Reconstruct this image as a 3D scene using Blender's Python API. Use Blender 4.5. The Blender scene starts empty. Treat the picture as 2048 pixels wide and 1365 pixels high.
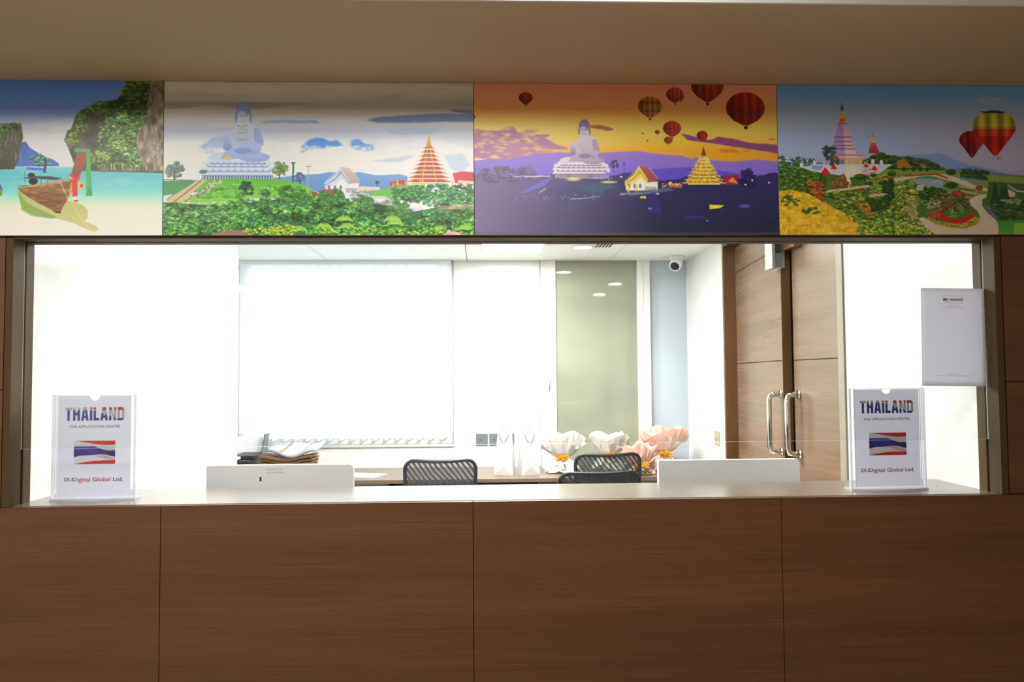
import bpy, bmesh, math, random
import numpy as np
from mathutils import Vector, Matrix

PI = math.pi
scn = bpy.context.scene
COL = scn.collection

# ------------------------------------------------------------------ camera
F_PX, YAW, PITCH, ROLL = 1586.2, .0367, .0437, -.0075
cam_d = bpy.data.cameras.new('camera'); cam = bpy.data.objects.new('camera', cam_d); COL.objects.link(cam)
cam_d.sensor_fit = 'HORIZONTAL'; cam_d.sensor_width = 36; cam_d.lens = F_PX / 2048 * 36; cam_d.clip_start = .02
fw = Vector((math.sin(YAW) * math.cos(PITCH), math.cos(YAW) * math.cos(PITCH), math.sin(PITCH)))
rt = Vector((math.cos(YAW), -math.sin(YAW), 0)); up = rt.cross(fw)
rr = math.cos(ROLL) * rt + math.sin(ROLL) * up; uu = -math.sin(ROLL) * rt + math.cos(ROLL) * up
m = Matrix((rr, uu, -fw)).transposed().to_4x4(); m.translation = Vector((0, -2.3, 1.42)); cam.matrix_world = m
scn.camera = cam
# ------------------------------------------------------------------ world, exposure
scn.view_settings.view_transform = 'Standard'; scn.view_settings.look = 'None'
scn.view_settings.exposure = 0; scn.view_settings.gamma = 1; scn.view_settings.use_curve_mapping = False
w = bpy.data.worlds.new('daylight'); scn.world = w; w.use_nodes = True
w.node_tree.nodes['Background'].inputs[0].default_value = (.86, .93, 1, 1)
w.node_tree.nodes['Background'].inputs[1].default_value = 5.5
# lamp brightness
L_NEAR, L_FAR, L_OFFICE, L_DOWN = 21, 60, 38, 130

# ------------------------------------------------------------------ helpers
def lin(c):
    c = np.asarray(c, float) / 255
    return np.where(c <= .04045, c / 12.92, ((c + .055) / 1.055) ** 2.4)
def rgba(c): return (*[float(v) for v in lin(c)], 1)

def mat(name, c, rough=.5, metal=0, spec=.5, emit=0, coat=0, alpha=1, trans=0):
    m = bpy.data.materials.new(name); m.use_nodes = True
    b = m.node_tree.nodes['Principled BSDF']
    b.inputs['Base Color'].default_value = (*c, 1); b.inputs['Roughness'].default_value = rough
    b.inputs['Metallic'].default_value = metal; b.inputs['Specular IOR Level'].default_value = spec
    b.inputs['Coat Weight'].default_value = coat; b.inputs['Coat Roughness'].default_value = .05
    if emit: b.inputs['Emission Color'].default_value = (*c, 1); b.inputs['Emission Strength'].default_value = emit
    if alpha < 1: b.inputs['Alpha'].default_value = alpha
    if trans: b.inputs['Transmission Weight'].default_value = trans
    return m
def N(m, t, **k):
    n = m.node_tree.nodes.new(t)
    for a, v in k.items(): setattr(n, a, v)
    return n
def LK(m, a, b): m.node_tree.links.new(a, b)
def bsdf(m): return m.node_tree.nodes['Principled BSDF']

def noisy(m, c, amt=.08, scale=(8, 8, 8), detail=4, bump=0):
    tc = N(m, 'ShaderNodeTexCoord'); mp = N(m, 'ShaderNodeMapping'); mp.inputs['Scale'].default_value = scale
    nz = N(m, 'ShaderNodeTexNoise'); nz.inputs['Scale'].default_value = 1; nz.inputs['Detail'].default_value = detail
    LK(m, tc.outputs['Object'], mp.inputs[0]); LK(m, mp.outputs[0], nz.inputs[0])
    r = N(m, 'ShaderNodeValToRGB'); e = r.color_ramp.elements
    e[0].position = .3; e[1].position = .7
    e[0].color = (*[v * (1 - amt) for v in c], 1); e[1].color = (*[min(1, v * (1 + amt)) for v in c], 1)
    LK(m, nz.outputs[0], r.inputs[0]); LK(m, r.outputs[0], bsdf(m).inputs['Base Color'])
    if bump:
        b = N(m, 'ShaderNodeBump'); b.inputs['Strength'].default_value = bump; b.inputs['Distance'].default_value = .002
        LK(m, nz.outputs[0], b.inputs['Height']); LK(m, b.outputs[0], bsdf(m).inputs['Normal'])
    return m

def wood(name, c, grain='x', rough=.42, contrast=1.0, spec=.4):
    """laminate with fine straight grain, broad bands and short pale flecks"""
    m = mat(name, c, rough, spec=spec); tc = N(m, 'ShaderNodeTexCoord')
    def nz(sx, sy, det, dist=0):
        mp = N(m, 'ShaderNodeMapping')
        mp.inputs['Scale'].default_value = {'x': (sx, sx, sy), 'z': (sy, sy, sx), 'y': (.5, sx, sy)}[grain]
        n = N(m, 'ShaderNodeTexNoise'); n.inputs['Scale'].default_value = 1; n.inputs['Detail'].default_value = det
        n.inputs['Distortion'].default_value = dist
        LK(m, tc.outputs['Object'], mp.inputs[0]); LK(m, mp.outputs[0], n.inputs[0]); return n.outputs[0]
    fine, band, fleck = nz(3, 260, 3, .3), nz(.5, 11, 3), nz(9, 420, 2)
    def ramp(src, a, b, lo, hi):
        r = N(m, 'ShaderNodeMapRange'); r.inputs[1].default_value = a; r.inputs[2].default_value = b
        r.inputs[3].default_value = lo; r.inputs[4].default_value = hi; LK(m, src, r.inputs[0]); return r.outputs[0]
    k = contrast
    f1 = ramp(fine, .3, .7, 1 - .2 * k, 1 + .16 * k); f2 = ramp(band, .3, .7, 1 - .2 * k, 1 + .18 * k); f3 = ramp(fleck, .64, .8, 1, 1 + .5 * k)
    m1 = N(m, 'ShaderNodeMath', operation='MULTIPLY'); LK(m, f1, m1.inputs[0]); LK(m, f2, m1.inputs[1])
    m2 = N(m, 'ShaderNodeMath', operation='MULTIPLY'); LK(m, m1.outputs[0], m2.inputs[0]); LK(m, f3, m2.inputs[1])
    v = N(m, 'ShaderNodeVectorMath', operation='SCALE'); v.inputs[0].default_value = c; LK(m, m2.outputs[0], v.inputs['Scale'])
    LK(m, v.outputs[0], bsdf(m).inputs['Base Color'])
    b = N(m, 'ShaderNodeBump'); b.inputs['Strength'].default_value = .05; b.inputs['Distance'].default_value = .001
    LK(m, fine, b.inputs['Height']); LK(m, b.outputs[0], bsdf(m).inputs['Normal'])
    return m

class B:
    """collects shapes into one mesh object"""
    def __init__(s): s.v, s.f, s.mi, s.sm = [], [], [], []
    def add(s, v, f, mi=0, sm=False):
        o = len(s.v); s.v += [tuple(p) for p in v]; s.f += [tuple(i + o for i in q) for q in f]
        s.mi += [mi] * len(f); s.sm += [sm] * len(f); return s
    def box(s, x0, x1, y0, y1, z0, z1, mi=0, M=None):
        v = [Vector((x, y, z)) for x in (x0, x1) for y in (y0, y1) for z in (z0, z1)]
        if M: v = [M @ p for p in v]
        return s.add(v, [(0, 1, 3, 2), (4, 6, 7, 5), (0, 4, 5, 1), (2, 3, 7, 6), (0, 2, 6, 4), (1, 5, 7, 3)], mi)
    def rbox(s, x0, x1, y0, y1, z0, z1, r, mi=0, M=None):
        bm = bmesh.new(); bmesh.ops.create_cube(bm, size=1)
        for q in bm.verts:
            q.co = Vector(((x0 + x1) / 2 + q.co.x * (x1 - x0), (y0 + y1) / 2 + q.co.y * (y1 - y0), (z0 + z1) / 2 + q.co.z * (z1 - z0)))
        bmesh.ops.bevel(bm, geom=bm.edges[:], offset=r, segments=3, affect='EDGES', profile=.5)
        v = [M @ q.co if M else q.co.copy() for q in bm.verts]; bm.verts.index_update()
        f = [[q.index for q in p.verts] for p in bm.faces]; bm.free(); return s.add(v, f, mi, False)
    def lathe(s, prof, c=(0, 0, 0), n=24, axis='z', mi=0, M=None):
        v, f = [], []
        for r, h in prof:
            for k in range(n):
                a = 2 * PI * k / n; x, y = r * math.cos(a), r * math.sin(a)
                p = {'z': (x, y, h), 'y': (x, h, y), 'x': (h, x, y)}[axis]
                p = Vector(p); p = M @ p if M else p
                v.append(p + Vector(c))
        for i in range(len(prof) - 1):
            for k in range(n): f.append((i * n + k, i * n + (k + 1) % n, (i + 1) * n + (k + 1) % n, (i + 1) * n + k))
        if prof[0][0] > 1e-6: f.append(tuple(range(n))[::-1])
        if prof[-1][0] > 1e-6: f.append(tuple(range((len(prof) - 1) * n, len(prof) * n)))
        return s.add(v, f, mi, True)
    def tube(s, pts, r, n=10, closed=False, mi=0):
        pts = [Vector(p) for p in pts]; N_ = len(pts); v, f = [], []; ref = None
        rs = r if isinstance(r, (list, tuple)) else [r] * N_
        for i, p in enumerate(pts):
            t = (pts[(i + 1) % N_] - pts[i - 1]) if closed else (pts[min(i + 1, N_ - 1)] - pts[max(i - 1, 0)])
            t.normalize()
            if ref is None: ref = Vector((0, 0, 1)) if abs(t.z) < .9 else Vector((1, 0, 0))
            a = (ref - t * ref.dot(t)).normalized(); ref = a; b = t.cross(a)
            for k in range(n): v.append(p + (a * math.cos(2 * PI * k / n) + b * math.sin(2 * PI * k / n)) * rs[i])
        for i in range(N_ if closed else N_ - 1):
            j = (i + 1) % N_
            for k in range(n): f.append((i * n + k, i * n + (k + 1) % n, j * n + (k + 1) % n, j * n + k))
        if not closed: f += [tuple(range(n))[::-1], tuple(range((N_ - 1) * n, N_ * n))]
        return s.add(v, f, mi, True)
    def grid(s, fn, nu, nv, mi=0, closed_u=False, sm=True):
        v = [fn(i / nu, j / nv) for j in range(nv + 1) for i in range(nu + (0 if closed_u else 1))]
        W = nu if closed_u else nu + 1
        f = [(j * W + i, j * W + (i + 1) % W, (j + 1) * W + (i + 1) % W, (j + 1) * W + i) for j in range(nv) for i in range(nu)]
        return s.add(v, f, mi, sm)
    def prism(s, pts, y0, y1, mi=0):
        """polygon of (x, z) pushed from y0 to y1"""
        n = len(pts); v = [(x, y0, z) for x, z in pts] + [(x, y1, z) for x, z in pts]
        f = [tuple(range(n)), tuple(range(2 * n - 1, n - 1, -1))] + [(i, i + n, (i + 1) % n + n, (i + 1) % n) for i in range(n)]
        return s.add(v, f, mi)
    def obj(s, name, mats, parent=None, loc=None):
        me = bpy.data.meshes.new(name); me.from_pydata(s.v, [], s.f)
        mats = mats if isinstance(mats, (list, tuple)) else [mats]
        for q in mats: me.materials.append(q)
        me.polygons.foreach_set('material_index', s.mi); me.polygons.foreach_set('use_smooth', s.sm)
        bm = bmesh.new(); bm.from_mesh(me); bmesh.ops.recalc_face_normals(bm, faces=bm.faces[:]); bm.to_mesh(me); bm.free()
        o = bpy.data.objects.new(name, me); COL.objects.link(o)
        if parent: o.parent = parent
        if loc: o.location = loc
        return o
def tag(o, label, cat, group=None, kind=None):
    o['label'] = label; o['category'] = cat
    if group: o['group'] = group
    if kind: o['kind'] = kind
    return o
def struct(o): o['kind'] = 'structure'; return o
def thing(name, label, cat, loc=(0, 0, 0), rz=0, group=None):
    o = bpy.data.objects.new(name, None); o.empty_display_size = .05; COL.objects.link(o)
    o.location = loc; o.rotation_euler = (0, 0, rz); return tag(o, label, cat, group)
def copy_tree(o, parent=None):
    c = o.copy(); COL.objects.link(c); c.parent = parent
    for ch in o.children: copy_tree(ch, c)
    return c
def text_mesh(name, body, mt, parent, cx, cz, width, height=None, y=0.0, bold=0.0, left=False):
    """a line of lettering standing in the xz plane facing -y, fitted to a width and cap height"""
    cu = bpy.data.curves.new(name, 'FONT'); cu.body = body; cu.size = 1; cu.offset = bold; cu.extrude = .0
    t = bpy.data.objects.new(name, cu); COL.objects.link(t)
    dg = bpy.context.evaluated_depsgraph_get(); me = bpy.data.meshes.new_from_object(t.evaluated_get(dg))
    bpy.data.objects.remove(t); bpy.data.curves.remove(cu)
    co = np.zeros(len(me.vertices) * 3); me.vertices.foreach_get('co', co); co = co.reshape(-1, 3)
    lo, hi = co.min(0), co.max(0); sx = width / (hi[0] - lo[0]); sz = height / (hi[1] - lo[1]) if height else sx
    if not height: height = (hi[1] - lo[1]) * sz
    out = np.stack([cx - width / 2 + (co[:, 0] - lo[0]) * sx, np.full(len(co), y), cz - height / 2 + (co[:, 1] - lo[1]) * sz], 1)
    me.vertices.foreach_set('co', out.ravel()); me.materials.clear(); me.materials.append(mt); me.update(); me.name = name
    o = bpy.data.objects.new(name, me); COL.objects.link(o); o.parent = parent
    return o

# ------------------------------------------------------------------ materials
M_wood = wood('brown_laminate', (.128, .054, .0215), rough=.45)
M_counter = wood('counter_laminate', (.21, .168, .13), rough=.22, contrast=.5, spec=.6)
M_desk = wood('desk_laminate', (.14, .10, .07), rough=.3, contrast=.5)
M_door = wood('door_laminate', (.185, .120, .075), 'y', rough=.25, contrast=.9, spec=.6)
M_frame = noisy(mat('frame_wood', (.082, .050, .022), .6, spec=.2), (.082, .050, .022), .22, (14, 14, 3), 5)
M_doorframe = noisy(mat('door_frame_wood', (.115, .055, .022), .3), (.115, .055, .022), .25, (14, 14, 3), 5)
M_gap = mat('dark_joint', (.02, .012, .008), .8)
M_white = noisy(mat('white_paint', (.82, .83, .82), .3), (.82, .83, .81), .015, (3, 3, 3))
M_gloss = noisy(mat('white_gloss_panel', (.8, .82, .81), .12, spec=.6), (.80, .82, .81), .01, (2, 2, 2))
M_ceil = noisy(mat('ceiling_tile', (.88, .89, .85), .6), (.88, .89, .85), .02, (5, 5, 5))
M_beige = noisy(mat('beige_paint', (.60, .45, .27), .6), (.60, .45, .27), .03, (2, 2, 2))
M_lobby = noisy(mat('lobby_paint', (.62, .56, .47), .6), (.62, .56, .47), .03, (2, 2, 2))
M_lobbyfloor = noisy(mat('lobby_floor_tile', (.30, .25, .2), .3), (.30, .25, .2), .1, (3, 3, 3))
M_floor = noisy(mat('office_floor_tile', (.80, .79, .76), .3), (.80, .79, .76), .05, (3, 3, 3))
M_alu = mat('white_window_frame', (.80, .81, .78), .35)
M_grey = mat('grey_plate', (.16, .18, .19), .4)
M_beigeplate = mat('beige_plate', (.42, .36, .28), .4)
M_chrome = mat('polished_steel', (.75, .73, .68), .12, metal=1)
M_steel = mat('brushed_steel', (.7, .71, .72), .3, metal=1)
M_dark = mat('dark_plastic', (.012, .017, .022), .45)
M_ink = mat('black_ink', (.03, .03, .035), .6)
M_red = mat('red_ink', (.55, .05, .05), .6)
M_greyink = mat('grey_ink', (.42, .42, .42), .6)
M_paper = noisy(mat('sign_paper', (.82, .83, .87), .5), (.82, .83, .87), .01, (9, 9, 9))
M_notice = noisy(mat('notice_paper', (.74, .74, .80), .6), (.74, .74, .80), .02, (12, 12, 12))
def translucent(m, c, f):
    t = N(m, 'ShaderNodeBsdfTranslucent'); t.inputs[0].default_value = (*c, 1); x = N(m, 'ShaderNodeMixShader'); x.inputs[0].default_value = f
    LK(m, bsdf(m).outputs[0], x.inputs[1]); LK(m, t.outputs[0], x.inputs[2]); LK(m, x.outputs[0], m.node_tree.nodes['Material Output'].inputs[0])
translucent(M_paper, (.86, .86, .90), .55); translucent(M_notice, (.84, .84, .90), .58)
M_whiteplastic = mat('white_plastic', (.88, .89, .89), .35)
M_lamp = mat('lamp_diffuser', (1, 1, .97), .5, emit=1)
M_black = mat('black_rubber', (.012, .012, .015), .7)

def lamp_mat(name, c, s): return mat(name, c, .5, emit=s)
def glass_mat(name, tint=(.97, .985, .98), refl=.07, edge=False):
    m = bpy.data.materials.new(name); m.use_nodes = True; nt = m.node_tree; nt.nodes.clear()
    o = N(m, 'ShaderNodeOutputMaterial'); t = N(m, 'ShaderNodeBsdfTransparent'); g = N(m, 'ShaderNodeBsdfGlossy'); x = N(m, 'ShaderNodeMixShader')
    t.inputs[0].default_value = (*tint, 1); g.inputs['Roughness'].default_value = .015; g.inputs[0].default_value = (1, 1, 1, 1)
    fr = N(m, 'ShaderNodeLayerWeight'); fr.inputs[0].default_value = .12
    mr = N(m, 'ShaderNodeMapRange'); mr.inputs[3].default_value = refl; mr.inputs[4].default_value = .6
    LK(m, fr.outputs['Fresnel'], mr.inputs[0]); mr.inputs[3].default_value = refl * .3
    LK(m, mr.outputs[0], x.inputs[0]); LK(m, t.outputs[0], x.inputs[1]); LK(m, g.outputs[0], x.inputs[2]); LK(m, x.outputs[0], o.inputs[0])
    return m
M_glass = glass_mat('clear_glass')
M_glassedge = mat('glass_cut_edge', (.75, .84, .80), .15, alpha=.92)
M_acryl = glass_mat('clear_acrylic', (.95, .955, .975), .10)
M_acrylrim = mat('acrylic_rim', (.85, .86, .95), .08, alpha=.55)

# ------------------------------------------------------------------ the counter wall
XL, XR, ZC, ZO = -1.3365, 1.5254, 1.06, 1.825     # opening: left, right, counter top, head
G = .0022
wf = B()
wf.box(-4.4, 4.9, .018, .105, 0, ZC - .03, 1)
wf.box(-4.4, XL - .02, .018, .105, ZC - .03, 2.6, 1); wf.box(XR + .02, 4.9, .018, .105, ZC - .03, 2.6, 1)
wf.box(XL - .02, XR + .02, .018, .105, ZO, 2.6, 1)
xs = [-4.4, -3.60, -2.70, -1.809, -.9148, -.0311, .8655, 1.76, 2.655, 3.55, 4.9]
for a, b in zip(xs, xs[1:]):
    wf.box(a + G / 2, b - G / 2, 0, .0178, 0, ZC - .0015)
for z0, z1 in ((ZC + .0015, 1.39), (1.3922, 1.8258)):
    for a, b in ((-4.4, -3.2), (-3.2, XL - .022), (XR + .024, 3.2), (3.2, 4.9)):
        wf.box(a + G / 2, b - G / 2, 0, .0178, z0, z1)
wall_front = struct(wf.obj('wall_front', [M_wood, M_gap]))
hb = B().box(-4.4, 4.9, .0, .0178, 1.8275, 2.276)
hb.obj('wall_fascia', M_wood, wall_front)

# opening frame with its glass
win = thing('window_1', 'x', 'x'); del win['label'], win['category']; struct(win)
fr = B()
for x0, x1 in ((XL - .02, XL), (XR, XR + .02)):
    fr.box(x0, x1, -.001, .054, ZC, ZO - .001)
    fr.box(x0, x1, .066, .105, ZC, ZO - .001)
    fr.box(x0 + (0 if x0 < 0 else .006), x1 - (.006 if x0 < 0 else 0), .054, .066, ZC, ZO - .001, 1)
fr.box(XL, XR, -.001, .054, ZO - .004, ZO + .002); fr.box(XL, XR, .066, .105, ZO - .004, ZO + .002); fr.box(XL, XR, .054, .066, ZO, ZO + .002, 1)
fr.obj('window_frame', [M_frame, M_gap], win)
gp = B(); x0, x1, y0, y1, z0, z1 = XL - .004, XR + .004, .056, .064, 1.2175, ZO
v = [Vector((x, y, z)) for x in (x0, x1) for y in (y0, y1) for z in (z0, z1)]
gp.add(v, [(0, 4, 5, 1), (2, 3, 7, 6)], 0); gp.add(v, [(0, 1, 3, 2), (4, 6, 7, 5), (0, 2, 6, 4), (1, 5, 7, 3)], 1)
gp.obj('glass_pane', [M_glass, M_glassedge], win)

ct = B().box(XL, XR, .018, .34, ZC - .03, ZC)
ct.box(-1.3305, 1.519, .105, .34, ZC - .031, ZC - .0301)
tag(ct.obj('counter_top', M_counter), 'pale brown laminate service counter ledge running under the glass screen', 'counter')

# ------------------------------------------------------------------ lobby and soffit
soff = B().box(-4.4, 4.9, -.519, .0, 2.2775, 2.32); soff.box(-4.4, 4.9, -.526, -.519, 2.277, 2.41, 1)
struct(soff.obj('ceiling_soffit', [M_beige, M_white]))
struct(B().box(-4.4, 4.9, -8, -.527, 2.41, 2.45).obj('ceiling_lobby', M_lobby))
struct(B().box(-4.4, 4.9, -8, .0, -.05, 0).obj('floor_lobby', M_lobbyfloor))
struct(B().box(-4.45, -4.4, -8, .105, 0, 2.6).obj('wall_left_lobby', M_lobby))
struct(B().box(4.9, 4.95, -8, .105, 0, 2.6).obj('wall_right_lobby', M_lobby))
struct(B().box(-4.4, 4.9, -8.05, -8, 0, 2.6).obj('wall_rear_lobby', M_lobby))

def panel_light(x, y, z, wx, wy, s, label, c=(1, .97, .9), group='ceiling light panels', wide=.015):
    t = thing('ceiling_light', label, 'ceiling light', (x, y, z), 0, group)
    f = B(); a, b = wx / 2, wy / 2; k = wide
    f.box(-a - k, a + k, -b - k, -b, -.008, 0); f.box(-a - k, a + k, b, b + k, -.008, 0)
    f.box(-a - k, -a, -b, b, -.008, 0); f.box(a, a + k, -b, b, -.008, 0)
    f.obj('light_frame', M_whiteplastic, t)
    d = B().add([(-a, -b, -.004), (a, -b, -.004), (a, b, -.004), (-a, b, -.004)], [(0, 3, 2, 1)])
    d.obj('diffuser', lamp_mat('lamp_%d' % len(bpy.data.materials), c, s), t); return t
panel_light(-1.55, -1.12, 2.41, .5, .5, L_NEAR, 'square lobby ceiling panel above the left sign holder', (1, .97, .92), 'lobby ceiling panels')
panel_light(-.02, -1.12, 2.41, .9, .5, L_NEAR, 'wide lobby ceiling panel in front of the counter middle', (1, .97, .92), 'lobby ceiling panels')
panel_light(-3.0, -4.0, 2.41, .6, .6, L_FAR, 'square lobby ceiling panel behind on the left side', (1, .98, .95), 'lobby ceiling panels')
panel_light(-2.9, -6.4, 2.41, .6, .6, L_FAR, 'square lobby ceiling panel farthest to the rear', (1, .98, .95), 'lobby ceiling panels')
panel_light(3.95, -4.0, 2.41, .6, .6, L_FAR * .15, 'square lobby ceiling panel on the right side', (1, .98, .95), 'lobby ceiling panels')

# ------------------------------------------------------------------ office shell
HC, YB = 2.275, 3.56
LE = 2.08           # where the glossy left partition ends
struct(B().box(XL - .08, XL - .0005, .106, LE, 0, HC).obj('wall_left', M_gloss))
struct(B().box(-2.6, -2.55, LE - .06, YB + .1, 0, HC).obj('wall_far_left', M_white))
struct(B().box(-2.55, XL - .081, LE - .06, LE, 0, HC).obj('wall_return', M_white))
struct(B().box(-2.6, 1.7, .106, YB + .1, -.05, 0).obj('floor_office', M_floor))
wr = B(); DY0, DY1 = .985, 2.66   # door opening in the right wall
wr.box(XR + .0005, XR + .14, .106, DY0, 0, HC); wr.box(XR + .0005, XR + .14, DY1, YB, 0, HC)
wr.box(XR + .13, XR + .14, DY0, DY1, 0, HC)
struct(wr.obj('wall_right', M_white))
# back wall around the blind window and the sliding glass door
W1L, W1R, W1B = -1.786, -.222, .925
D2L, D2R = .421, 1.5254
wb = B(); t_ = .1
wb.box(-2.6, W1L, YB, YB + t_, 0, HC); wb.box(W1L, W1R, YB, YB + t_, 0, W1B); wb.box(W1R, D2L, YB, YB + t_, 0, HC)
wb.box(W1L, W1R, YB, YB + t_, HC - .012, HC)
wb.box(D2R, D2R + .2, YB, YB + t_, 0, HC)
struct(wb.obj('wall_back', M_white))
# ceiling of separate tiles with dark joints
cl = B(); gx = [-2.6, -1.136, -.113, .943, 1.70]; gy = [.106, .98, 1.83, 2.70, YB + .1]
for a, b in zip(gx, gx[1:]):
    for c, d in zip(gy, gy[1:]):
        cl.box(a + .0025, b - .0025, c + .0025, d - .0025, HC, HC + .02)
cl.box(-2.6, 1.7, .106, YB + .1, HC + .012, HC + .05, 1)
struct(cl.obj('ceiling_office', [M_ceil, mat('ceiling_joint', (.3, .3, .28), .8)]))

# window_2: the blind window
w2 = thing('window_2', 'x', 'x'); del w2['label'], w2['category']; struct(w2)
f = B()
f.box(W1L, W1R, YB + .02, YB + .07, W1B, W1B + .045); f.box(W1L, W1R, YB + .02, YB + .07, HC - .05, HC - .012)
for x in (W1L, W1R - .04): f.box(x, x + .04, YB + .021, YB + .069, W1B + .045, HC - .05)
f.obj('window_frame', M_alu, w2)
B().box(W1L - .01, W1R + .01, YB - .014, YB + .02, W1B - .02, W1B).obj('window_sill', mat('sill', (.5, .5, .5), .5), w2)
B().box(W1R, W1R + .008, YB - .006, YB + .002, W1B, HC).obj('frame_shade_strip', mat('frame_shade_grey', (.35, .36, .36), .5), w2)  # grey strip standing in for the shade along the frame's outer edge
B().box(W1L + .03, W1R - .03, YB + .042, YB + .048, W1B + .04, HC - .04).obj('glass_pane', glass_mat('frosted_window', (.8, .82, .84), .05), w2)
# vertical blind
M_slat = mat('blind_fabric', (.84, .86, .88), .8)
nt = M_slat.node_tree; tr = N(M_slat, 'ShaderNodeBsdfTranslucent'); tr.inputs[0].default_value = (.84, .88, .9, 1)
mx = N(M_slat, 'ShaderNodeMixShader'); mx.inputs[0].default_value = .45
LK(M_slat, bsdf(M_slat).outputs[0], mx.inputs[1]); LK(M_slat, tr.outputs[0], mx.inputs[2]); LK(M_slat, mx.outputs[0], nt.nodes['Material Output'].inputs[0])
bl = thing('vertical_blind', 'white vertical slat blind covering the office window behind the printer', 'window blind', (0, YB - .02, 0))
B().box(W1L, W1R - .01, -.03, .012, HC - .03, HC - .001).obj('head_rail', M_alu, bl)
pitch_ = (W1R - W1L - .02) / 19
for i in range(19):
    cx = W1L + .01 + pitch_ * (i + .5); a = math.radians(14 if i else 55); hw = .0435
    s = B(); zb = 1.012
    pr = []
    for j in range(7):
        u = -1 + j / 3; pr.append((cx + u * hw * math.cos(a), u * hw * math.sin(a) - .006 * (1 - u * u)))
    v = []; f = []
    for (x, y) in pr: v += [(x, y, zb), (x, y, HC - .03)]
    for j in range(6): f.append((2 * j, 2 * j + 2, 2 * j + 3, 2 * j + 1))
    s.add(v, f, 0, True); s.obj('slat', M_slat, bl)
    # weighted hem, half turned, hanging under the slat
    h = B(); h.add([(cx - hw, 0, zb), (cx + hw * .9, .01, zb), (cx + hw * .25, .015, zb - .035), (cx - hw * .9, .004, zb - .06)], [(0, 1, 2, 3)])
    h.obj('slat_weight', M_slat, bl)

# window_3: full height sliding glass
M_dglass = mat('back_painted_glass', (.33, .35, .27), .04, spec=.7)
M_dglass2 = mat('back_painted_glass_blue', (.23, .27, .30), .04, spec=.7)
noisy(M_dglass, (.31, .325, .25), .14, (1.4, 1.4, 2.2), 2); noisy(M_dglass2, (.48, .54, .60), .08, (1.5, 1.5, 1.5), 2)
w3 = thing('window_3', 'x', 'x'); del w3['label'], w3['category']; struct(w3)
f = B()
f.box(D2L, D2L + .008, YB - .02, YB + .05, 0, HC, 1)
f.box(D2L + .008, .541, YB - .012, YB + .05, 0, HC); f.box(.46, .466, YB - .016, YB - .011, 0, HC)
f.box(1.149, 1.243, YB - .025, YB + .05, 0, HC); f.box(1.185, 1.19, YB - .03, YB - .024, 0, HC)
f.obj('window_frame', [M_alu, M_greyink], w3)
B().box(.541, 1.149, YB + .005, YB + .02, 0, HC).obj('glass_pane', M_dglass, w3)
B().box(1.243, D2R, YB + .01, YB + .025, 0, HC).obj('glass_pane', M_dglass2, w3)
hd = B(); hd.tube([(.485, YB - .03, 1.30), (.49, YB - .045, 1.36), (.495, YB - .045, 1.42), (.495, YB - .02, 1.44)], .005); hd.obj('handle', M_steel, w3)

# door_1: double door in the right wall
dr = thing('door_1', 'x', 'x'); del dr['label'], dr['category']; struct(dr)
f = B(); REC = .075
f.box(XR - .006, XR + REC + .05, DY1 - .03, DY1, 0, HC - .002); f.box(XR - .008, XR + REC + .05, DY0, DY0 + .055, 0, HC - .002, 1)
f.box(XR - .006, XR + REC + .05, DY0 + .055, DY1 - .03, HC - .05, HC - .002)
f.obj('door_frame', [M_doorframe, noisy(mat('frame_grey', (.3, .27, .2), .3), (.3, .27, .2), .1)], dr)
def leaf(y0, y1, xa, xb, joints, name):
    """leaf hinged on the frame, face running from (xa, y1) to (xb, y0)"""
    o = thing('door_leaf', 'x', 'x'); del o['label'], o['category']; o.parent = dr
    L = math.hypot(y1 - y0, xa - xb); ang = math.atan2(xb - xa, y1 - y0)
    zs = [.005] + joints + [HC - .055]; bb = B()
    Mx = Matrix.Translation((xa, y1, 0)) @ Matrix.Rotation(ang * -1 if False else ang, 4, 'Z')
    for a, b in zip(zs, zs[1:]): bb.box(0, .038, -L, 0, a + .0025, b - .0025, 0, Mx)
    bb.box(.003, .036, -L + .002, -.002, .005, HC - .06, 1, Mx)
    p = bb.obj('door_panel', [M_door, M_gap], o); return o, Mx, L
l1, M1, LL1 = leaf(1.60, 2.625, XR + .068, XR - .035, [1.485, 2.056], 'a')
B().box(.001, .045, -LL1 - .004, -LL1, .01, HC - .06, 0, M1).obj('edge_strip', M_doorframe, l1)
l2, M2, LL2 = leaf(DY0 + .057, 1.555, XR + .005, XR + .005, [1.485], 'b')
def pull(M_, y, parent, x=0):
    b = B(); z0, z1, out = 1.03, 1.318, -.062
    pts = [(x, y, z1), (x + out * .6, y, z1), (x + out * .88, y, z1 - .006), (x + out, y, z1 - .028), (x + out, y, z0 + .028), (x + out * .88, y, z0 + .006), (x + out * .6, y, z0), (x, y, z0)]
    b.tube([M_ @ Vector(p) for p in pts], .0135, 12)
    for z in (z0, z1): b.tube([M_ @ Vector((x - .001, y, z)), M_ @ Vector((x - .008, y, z))], .021, 14)
    b.obj('door_handle', M_chrome, parent)
pull(M1, -LL1 + .03, l1); pull(M2, -.06, l2)
# magnetic lock hanging from the door head
ml = B(); ml.box(1.435, 1.45, 1.56, 1.66, 1.945, 2.22); ml.box(1.487, 1.497, 1.56, 1.66, 1.945, 2.22); ml.box(1.45, 1.487, 1.57, 1.65, 1.95, 2.02, 1); ml.box(1.45, 1.487, 1.60, 1.65, 2.02, 2.22, 2)
mo = thing('magnetic_lock', 'silver magnetic lock body fixed high on the brown double door', 'door lock')
ml.obj('lock_body', [M_steel, M_grey, M_dark], mo)
B().box(1.49, 1.575, 1.42, 1.555, 2.03, 2.222).obj('mounting_block', M_doorframe, mo)

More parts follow.
